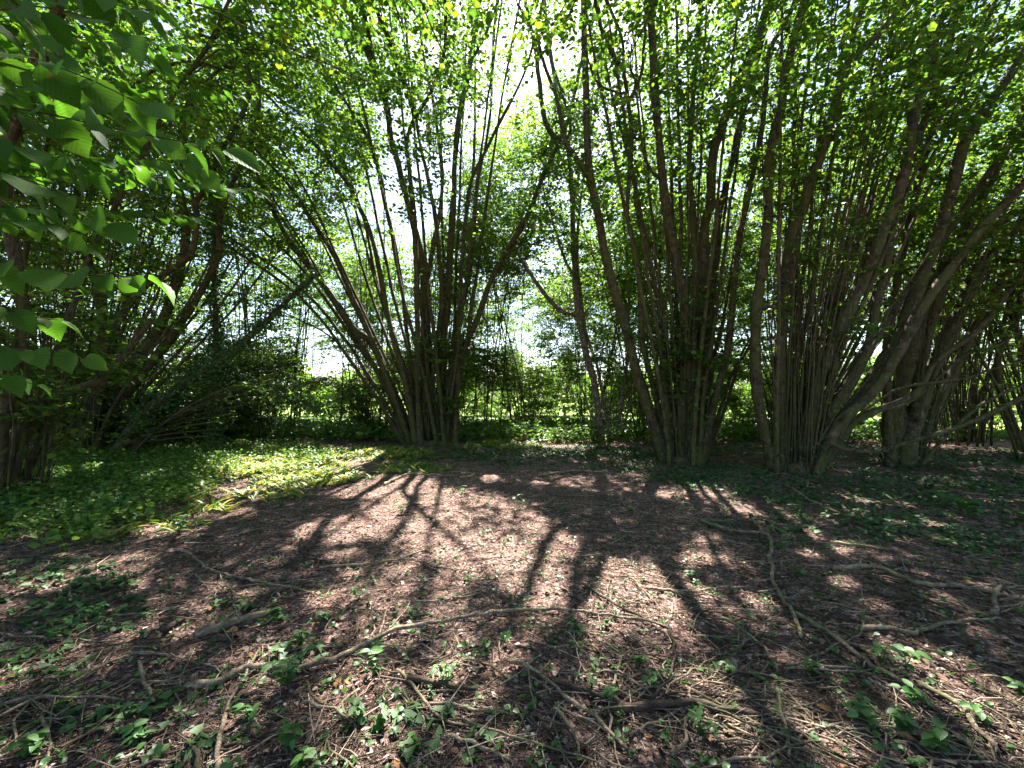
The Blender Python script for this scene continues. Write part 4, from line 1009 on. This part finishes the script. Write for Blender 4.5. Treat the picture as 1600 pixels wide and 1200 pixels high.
S = [
 ([(290,1067),(340,1060),(385,1040),(500,1032),(565,1010),(630,985),(700,975),(765,967),(800,967),(890,970),(940,978),(1010,983),(1050,995)], 9.5, 'longest fallen branch, curving across the middle of the foreground', M_STICK, 5),
 ([(305,995),(340,985),(380,970),(430,957)], 14, 'short thick log left of the long curving branch', M_STICK, 10),
 ([(275,867),(325,890),(375,902),(435,915),(490,932)], 5, 'thin pale stick slanting down to the right below the yellowing undergrowth', M_STICK, 3),
 ([(500,887),(590,885),(645,872),(680,857)], 4.5, 'thin stick at the lower left rim of the big sunlit patch', M_STICK, 3),
 ([(472,845),(476,868),(515,882)], 6, 'short bent stick above the left end of the thin stick', M_STICK_DK, 4),
 ([(300,900),(325,912),(360,920),(365,950)], 4, 'small bent stick under the pale slanting stick', M_STICK, 3),
 ([(-20,1112),(30,1095),(100,1090),(190,1092)], 7, 'stick running in from the left edge, above the front ivy patch', M_STICK, 4),
 ([(-20,1130),(50,1100),(100,1075),(140,1050),(210,1020),(260,1020),(310,1035)], 5, 'arched thin stick rising from the left edge', M_STICK, 3),
 ([(345,1215),(345,1140),(360,1090),(385,1050),(410,1010)], 8, 'stick pointing at the camera under the left end of the long branch', M_STICK, 5),
 ([(222,1030),(225,1065),(237,1090)], 7, 'short crooked stick right of the two left sticks', M_STICK, 5),
 ([(65,1115),(75,1150),(85,1195)], 6, 'short stick near the lower left corner', M_STICK, 4),
 ([(256,988),(295,958)], 9, 'stubby broken stick beside the short thick log', M_STICK_DK, 7),
 ([(475,1090),(520,1110),(555,1135)], 6, 'thin stick below the leafiest seedling', M_STICK, 4),
 ([(620,1050),(645,1080),(670,1120),(695,1150),(750,1155)], 6, 'bent stick with a kink beside the front sunlit patch', M_STICK, 4),
 ([(640,1065),(700,1085),(745,1095)], 11, 'dark rotten stick under the middle of the long branch', M_STICK_DK, 8),
 ([(670,1112),(725,1130),(800,1142)], 6, 'slim stick running right from the kinked stick', M_STICK, 4),
 ([(700,1165),(750,1190),(800,1210)], 7, 'stick leaving the picture at the bottom edge left of centre', M_STICK, 5),
 ([(310,1150),(305,1215)], 9, 'thick stub at the bottom edge on the left', M_STICK_DK, 8),
 ([(170,1200),(225,1187),(280,1180)], 5, 'thin stick at the very bottom left', M_STICK, 4),
 ([(350,1160),(400,1145),(440,1135)], 7, 'brown stick left of the thin stick below the seedling', M_STICK_DK, 5),
 ([(1095,820),(1140,835),(1185,840),(1202,845),(1205,875),(1210,915),(1225,945),(1245,970),(1250,1000)], 7, 'crooked mossy branch with a right-angled bend, right of the big sunlit patch', M_STICK, 5),
 ([(1172,812),(1190,850)], 7, 'short stub meeting the right-angled branch', M_STICK_DK, 5),
 ([(1240,960),(1290,990),(1330,1020),(1365,1050),(1400,1070),(1445,1095)], 9, 'long straight branch slanting to the lower right', M_STICK, 8),
 ([(1445,1075),(1490,1105),(1525,1145),(1560,1180)], 11, 'thick branch nearest the lower right corner', M_STICK, 7),
 ([(1345,985),(1395,988),(1430,995),(1475,982),(1525,975),(1565,970)], 7, 'pale wavy stick on the right above the diagonal sunlit strip', M_STICK, 5),
 ([(1300,895),(1370,897),(1430,920),(1500,925),(1620,944)], 8, 'long branch lying across to the right edge', M_STICK, 7),
 ([(1355,910),(1410,930),(1460,950),(1510,965)], 6, 'stick just below the long branch at the right edge', M_STICK_DK, 5),
 ([(1300,857),(1350,865),(1400,870)], 6, 'stick on the ivy side, farthest back of the right group', M_STICK, 4),
 ([(800,1050),(850,1085),(890,1115),(930,1150),(980,1195)], 8, 'straight stick slanting down through the centre foreground', M_STICK, 6),
 ([(1120,970),(1160,990),(1190,1015),(1215,1055)], 5, 'thin curved stick right of the end of the long branch', M_STICK, 4),
 ([(1215,1085),(1220,1125),(1235,1200)], 6, 'pale bare stick standing out at the bottom right of centre', M_STICK, 5),
 ([(1495,1160),(1540,1195)], 8, 'short stick in the lower right corner', M_STICK, 7),
 ([(955,1130),(1075,1125),(1140,1127),(1195,1135)], 14, 'thick dark rotten log in the centre foreground', M_STICK_DK, 10),
 ([(860,1085),(910,1098),(955,1112)], 9, 'dark stick left of the rotten log', M_STICK_DK, 7),
 ([(972,1040),(955,1100),(950,1180)], 5, 'thin stick crossing the rotten log', M_STICK, 4),
 ([(1045,995),(1052,1030),(1045,1075)], 6, 'short stick hanging down from the end of the long branch', M_STICK_DK, 4),
 ([(1050,1200),(1070,1165),(1070,1140)], 8, 'stubby bent stick under the rotten log', M_STICK, 5),
 ([(865,1127),(890,1160),(908,1200)], 6, 'stick left of the straight centre stick', M_STICK, 4),
 ([(910,920),(940,945),(985,970),(1010,980)], 5, 'thin stick on the near edge of the big sunlit patch', M_STICK_DK, 4),
 ([(1010,927),(1075,930),(1125,922),(1170,915)], 4.5, 'slender stick right of the big sunlit patch', M_STICK, 3),
 ([(840,744),(870,741),(897,738),(950,741)], 5, 'pale forked stick lying farther back before the central hazels', M_STICK, 3),
 ([(1225,1040),(1300,1050),(1335,1050)], 5, 'thin stick left of the long straight branch', M_STICK, 4),
 ([(1550,965),(1560,910)], 7, 'short upright-looking stick near the right edge', M_STICK, 6),
 ([(1230,760),(1290,800),(1330,815)], 5, 'thin stick at the foot of the leaning hazel', M_STICK, 3),
 ([(600,760),(640,745),(700,748)], 4, 'short stick in front of the fan-shaped hazel', M_STICK, 3),
]
for pts, w, lab, mat, w1 in S: stick(pts, w, lab, mat, w1)
# the rest of the sticks: individuals, indistinguishable in the tangle
for i in range(248):
    right = rng.uniform() < 0.6
    px = rng.uniform(1000, 1640) if right else rng.uniform(-40, 1000)
    py = rng.uniform(840, 1200) if right else rng.uniform(880, 1210)
    g = ground_at(px, py); ang = rng.normal(-0.25, 0.6) if right else rng.uniform(-1.5, 1.5)
    l = rng.uniform(0.15, 0.75)
    d = np.array([math.cos(ang), math.sin(ang), 0]) * l / 2
    K = np.array([g - d, g - d * .3 + rng.normal(0, .03, 3), g + d * .4 + rng.normal(0, .03, 3), g + d])
    kx, ky = pix(K * [1, 1, 0])
    if ky.max() > 1400: continue
    pale = rng.uniform() < 0.6; cx, cy = kx.mean(), ky.mean()
    where = ('in the lower left corner' if cx < 330 else 'at the bottom edge left of centre' if cx < 800 else 'at the bottom edge right of centre' if cx < 1250 else 'in the lower right corner') if cy > 1090 else \
            ('by the ivy on the left' if cx < 330 else 'around the long curving branch' if cx < 1000 else 'around the long straight branch on the right' if cx < 1330 else 'in the tangle at the right edge') if cy > 960 else \
            ('on the shaded floor at the left' if cx < 600 else 'on the sunlit floor in the middle' if cx < 1080 else 'right of the sunlit floor' if cx < 1330 else 'below the ivy at the right edge')
    lab = '%s %s stick %s, lying %s' % ('long' if l > 0.5 else 'short' if l < 0.3 else 'medium', 'pale' if pale else 'dark rotten', where, 'level' if abs(math.sin(ang)) < 0.35 else 'aslant' if abs(math.sin(ang)) < 0.8 else 'pointing away')
    stick(np.stack([kx, ky], -1), rng.uniform(0.006, 0.013) * F / g[1], lab, M_STICK if pale else M_STICK_DK, side=True)

# ------------------------------------------------------------------ seedlings
GP = 'seedlings growing on the woodland floor'
def seedling(px, py, size, label, nst=3, leafl=0.05, T=TPL_OV, mat=M_SEED):
    g = gbase(px, py); h = size * g[1] / F
    root = empty('seedling', g, label, 'seedling', GP)
    st, lf = MB(), MB()
    for k in range(nst):
        a = rng.uniform(0, 6.28); hh = h * rng.uniform(0.6, 1.1); le = rng.uniform(0.1, 0.7)
        t = np.linspace(0, 1, 7)[:, None]
        P = g + t * [0, 0, hh] + t ** 1.3 * hh * le * np.array([math.cos(a), math.sin(a), 0])
        P[0, 2] -= 0.01
        tubes(st, P[None], np.linspace(0.0022, 0.0012, 7)[None], 5)
        for j in range(1, 4):
            b = rng.uniform(0, 3.14); q = P[2 * j]
            for s in (0, math.pi):
                d = np.array([math.cos(b + s), math.sin(b + s), rng.normal(0.05, 0.2)])[None]
                leaves(lf, T, q[None], d, np.array([[0, 0, 1.0]]) + rng.standard_normal((1, 3)) * 0.25, np.array([leafl * 0.76 * (0.65 + 0.18 * j) * rng.uniform(0.8, 1.15)]), uv=True)
    st.build('stalk', mat, root, g, True); lf.build('foliage', mat, root, g, True)
SD = [(450,1062,55,'leafiest green seedling, growing over the left end of the long branch',7,.055),
 (588,1048,34,'seedling with broad pointed leaves behind the middle of the long branch',2,.07),(510,965,22,'seedling left of the sunlit spots, behind the long branch',4,.045),
 (560,935,22,'seedling in the middle of the shaded floor left of centre',4,.045),(430,960,18,'bluish seedling at the right end of the short log',4,.05),
 (470,1000,24,'small seedling between log and long branch',4,.045),(700,1075,32,'seedling beside the dark rotten stick',4,.045),
 (560,1125,34,'seedling with heart-shaped leaves left of the front sunlit patch',3,.055),(590,1150,30,'bright seedling at the edge of the front sunlit patch',4,.045),
 (450,1170,34,'seedling near the bottom edge left of centre',4,.05),(470,1195,26,'low seedling at the bottom edge',3,.05),
 (640,1180,18,'tiny seedling in the front sunlit patch',3,.04),(925,1090,36,'upright seedling by the straight centre stick',3,.04),
 (945,1110,26,'low leafy seedling beside the centre stick',4,.04),(1020,1085,24,'dark seedling above the rotten log',5,.035),(1095,1160,36,'seedling below the rotten log',4,.04),
 (1140,1060,22,'seedling sprouting beside the small pale stump',4,.035),(1270,1055,26,'small seedling left of the straight branch',2,.045),
 (1372,1035,30,'bright seedling above the diagonal sunlit strip',2,.07),(1415,1045,36,'broad-leaved seedling at the top of the diagonal sunlit strip',2,.08),
 (1432,1105,28,'seedling beside the end of the straight branch',3,.055),(1355,1140,26,'spreading seedling right of the pale stick',5,.05),
 (1410,1150,30,'dense seedling in the lower right foreground',6,.05),(1465,1180,34,'seedling near the bottom edge on the right',4,.06),(1540,1130,26,'seedling by the lower right branch',3,.05),
 (552,742,20,'small seedling in front of the yellowing undergrowth',4,.06),(280,838,30,'bright tuft of leaves left of the pale slanting stick',6,.07),
 (627,806,18,'bright seedling in the big sunlit patch, left part',5,.05),(804,806,36,'tallest sunlit seedling in the middle of the big patch',3,.06),
 (720,778,14,'tiny seedling at the far side of the big sunlit patch',3,.05),(440,790,16,'seedling under the sunny undergrowth',4,.06),
 (1520,805,28,'broad-leaved plant in the ivy on the right',5,.12),(1490,792,30,'tall pale leaf cluster in the ivy on the right',3,.12),
 (760,1028,16,'tiny seedling right of centre of the long branch',3,.035),(900,1000,14,'sprout below the long branch',3,.035),(390,1110,26,'seedling by the stick pointing at the camera',3,.05),
 (220,1140,26,'glossy seedling in the front ivy patch',5,.05),(150,965,22,'seedling in the left ivy patch',5,.05),(80,1000,22,'low seedling near the left edge',4,.05),(45,1170,30,'seedling in the lower left corner',4,.055),
 (1000,1050,14,'sprout above the rotten log',3,.035),(1245,900,16,'sprout by the right-angled branch',3,.05),(1080,905,14,'sprout at the right rim of the big sunlit patch',4,.045),
 (880,800,12,'sprout in the shaded band',4,.05),(985,800,12,'sprout between the sunlit bands',4,.05),(640,960,16,'pale seedling behind the long branch',4,.04),(1600,1080,20,'seedling at the right edge',4,.05)]
for px, py, s_, lab, n_, ll in SD: seedling(px, py, s_, lab, n_, ll)

# small pale stump among the sticks
def small_stump():
    g = gbase(1142, 1052)
    nu = 14; a = np.arange(nu) * 2 * math.pi / nu; v = []
    for z, r in ((-0.02, 0.045), (0.01, 0.036), (0.035, 0.032), (0.05, 0.027), (0.052, 0.0)):
        v.append(np.stack([g[0] + r * np.cos(a) * (1 + .12 * np.sin(3 * a)), g[1] + r * np.sin(a), g[2] + z + 0.006 * np.sin(2 * a)], -1))
    v = np.vstack(v); j, k = np.meshgrid(np.arange(4), np.arange(nu), indexing='ij')
    f = np.stack([j * nu + k, j * nu + (k + 1) % nu, (j + 1) * nu + (k + 1) % nu, (j + 1) * nu + k], -1).reshape(-1, 4)
    mb = MB(); mb.add(v, f)
    tag(mb.build('tree_stump', M_STICK, None, g, True), 'small pale cut stump among the sticks right of centre', 'stump')
small_stump()
# dark post in the field gap
def post():
    g = gbase(882, 655); P = np.array([g - [0, 0, .1], g + [0.02, 0, .5], g + [-.04, 0, 1.0], g + [-.02, 0, 1.15]])
    P = spline(P, 10); mb = MB(); tubes(mb, P[None], (np.linspace(0.14, 0.06, 10))[None], 8, 0.05)
    tag(mb.build('tree_stub', M_BARK, None, g, True), 'dark broken stub standing in the sunny gap behind the central hazels', 'dead tree')
post()
print('leaves', sum(getattr(t, 'nleaf', 0) for t in trees), 'clusters', sum(len(t.cl) for t in trees))
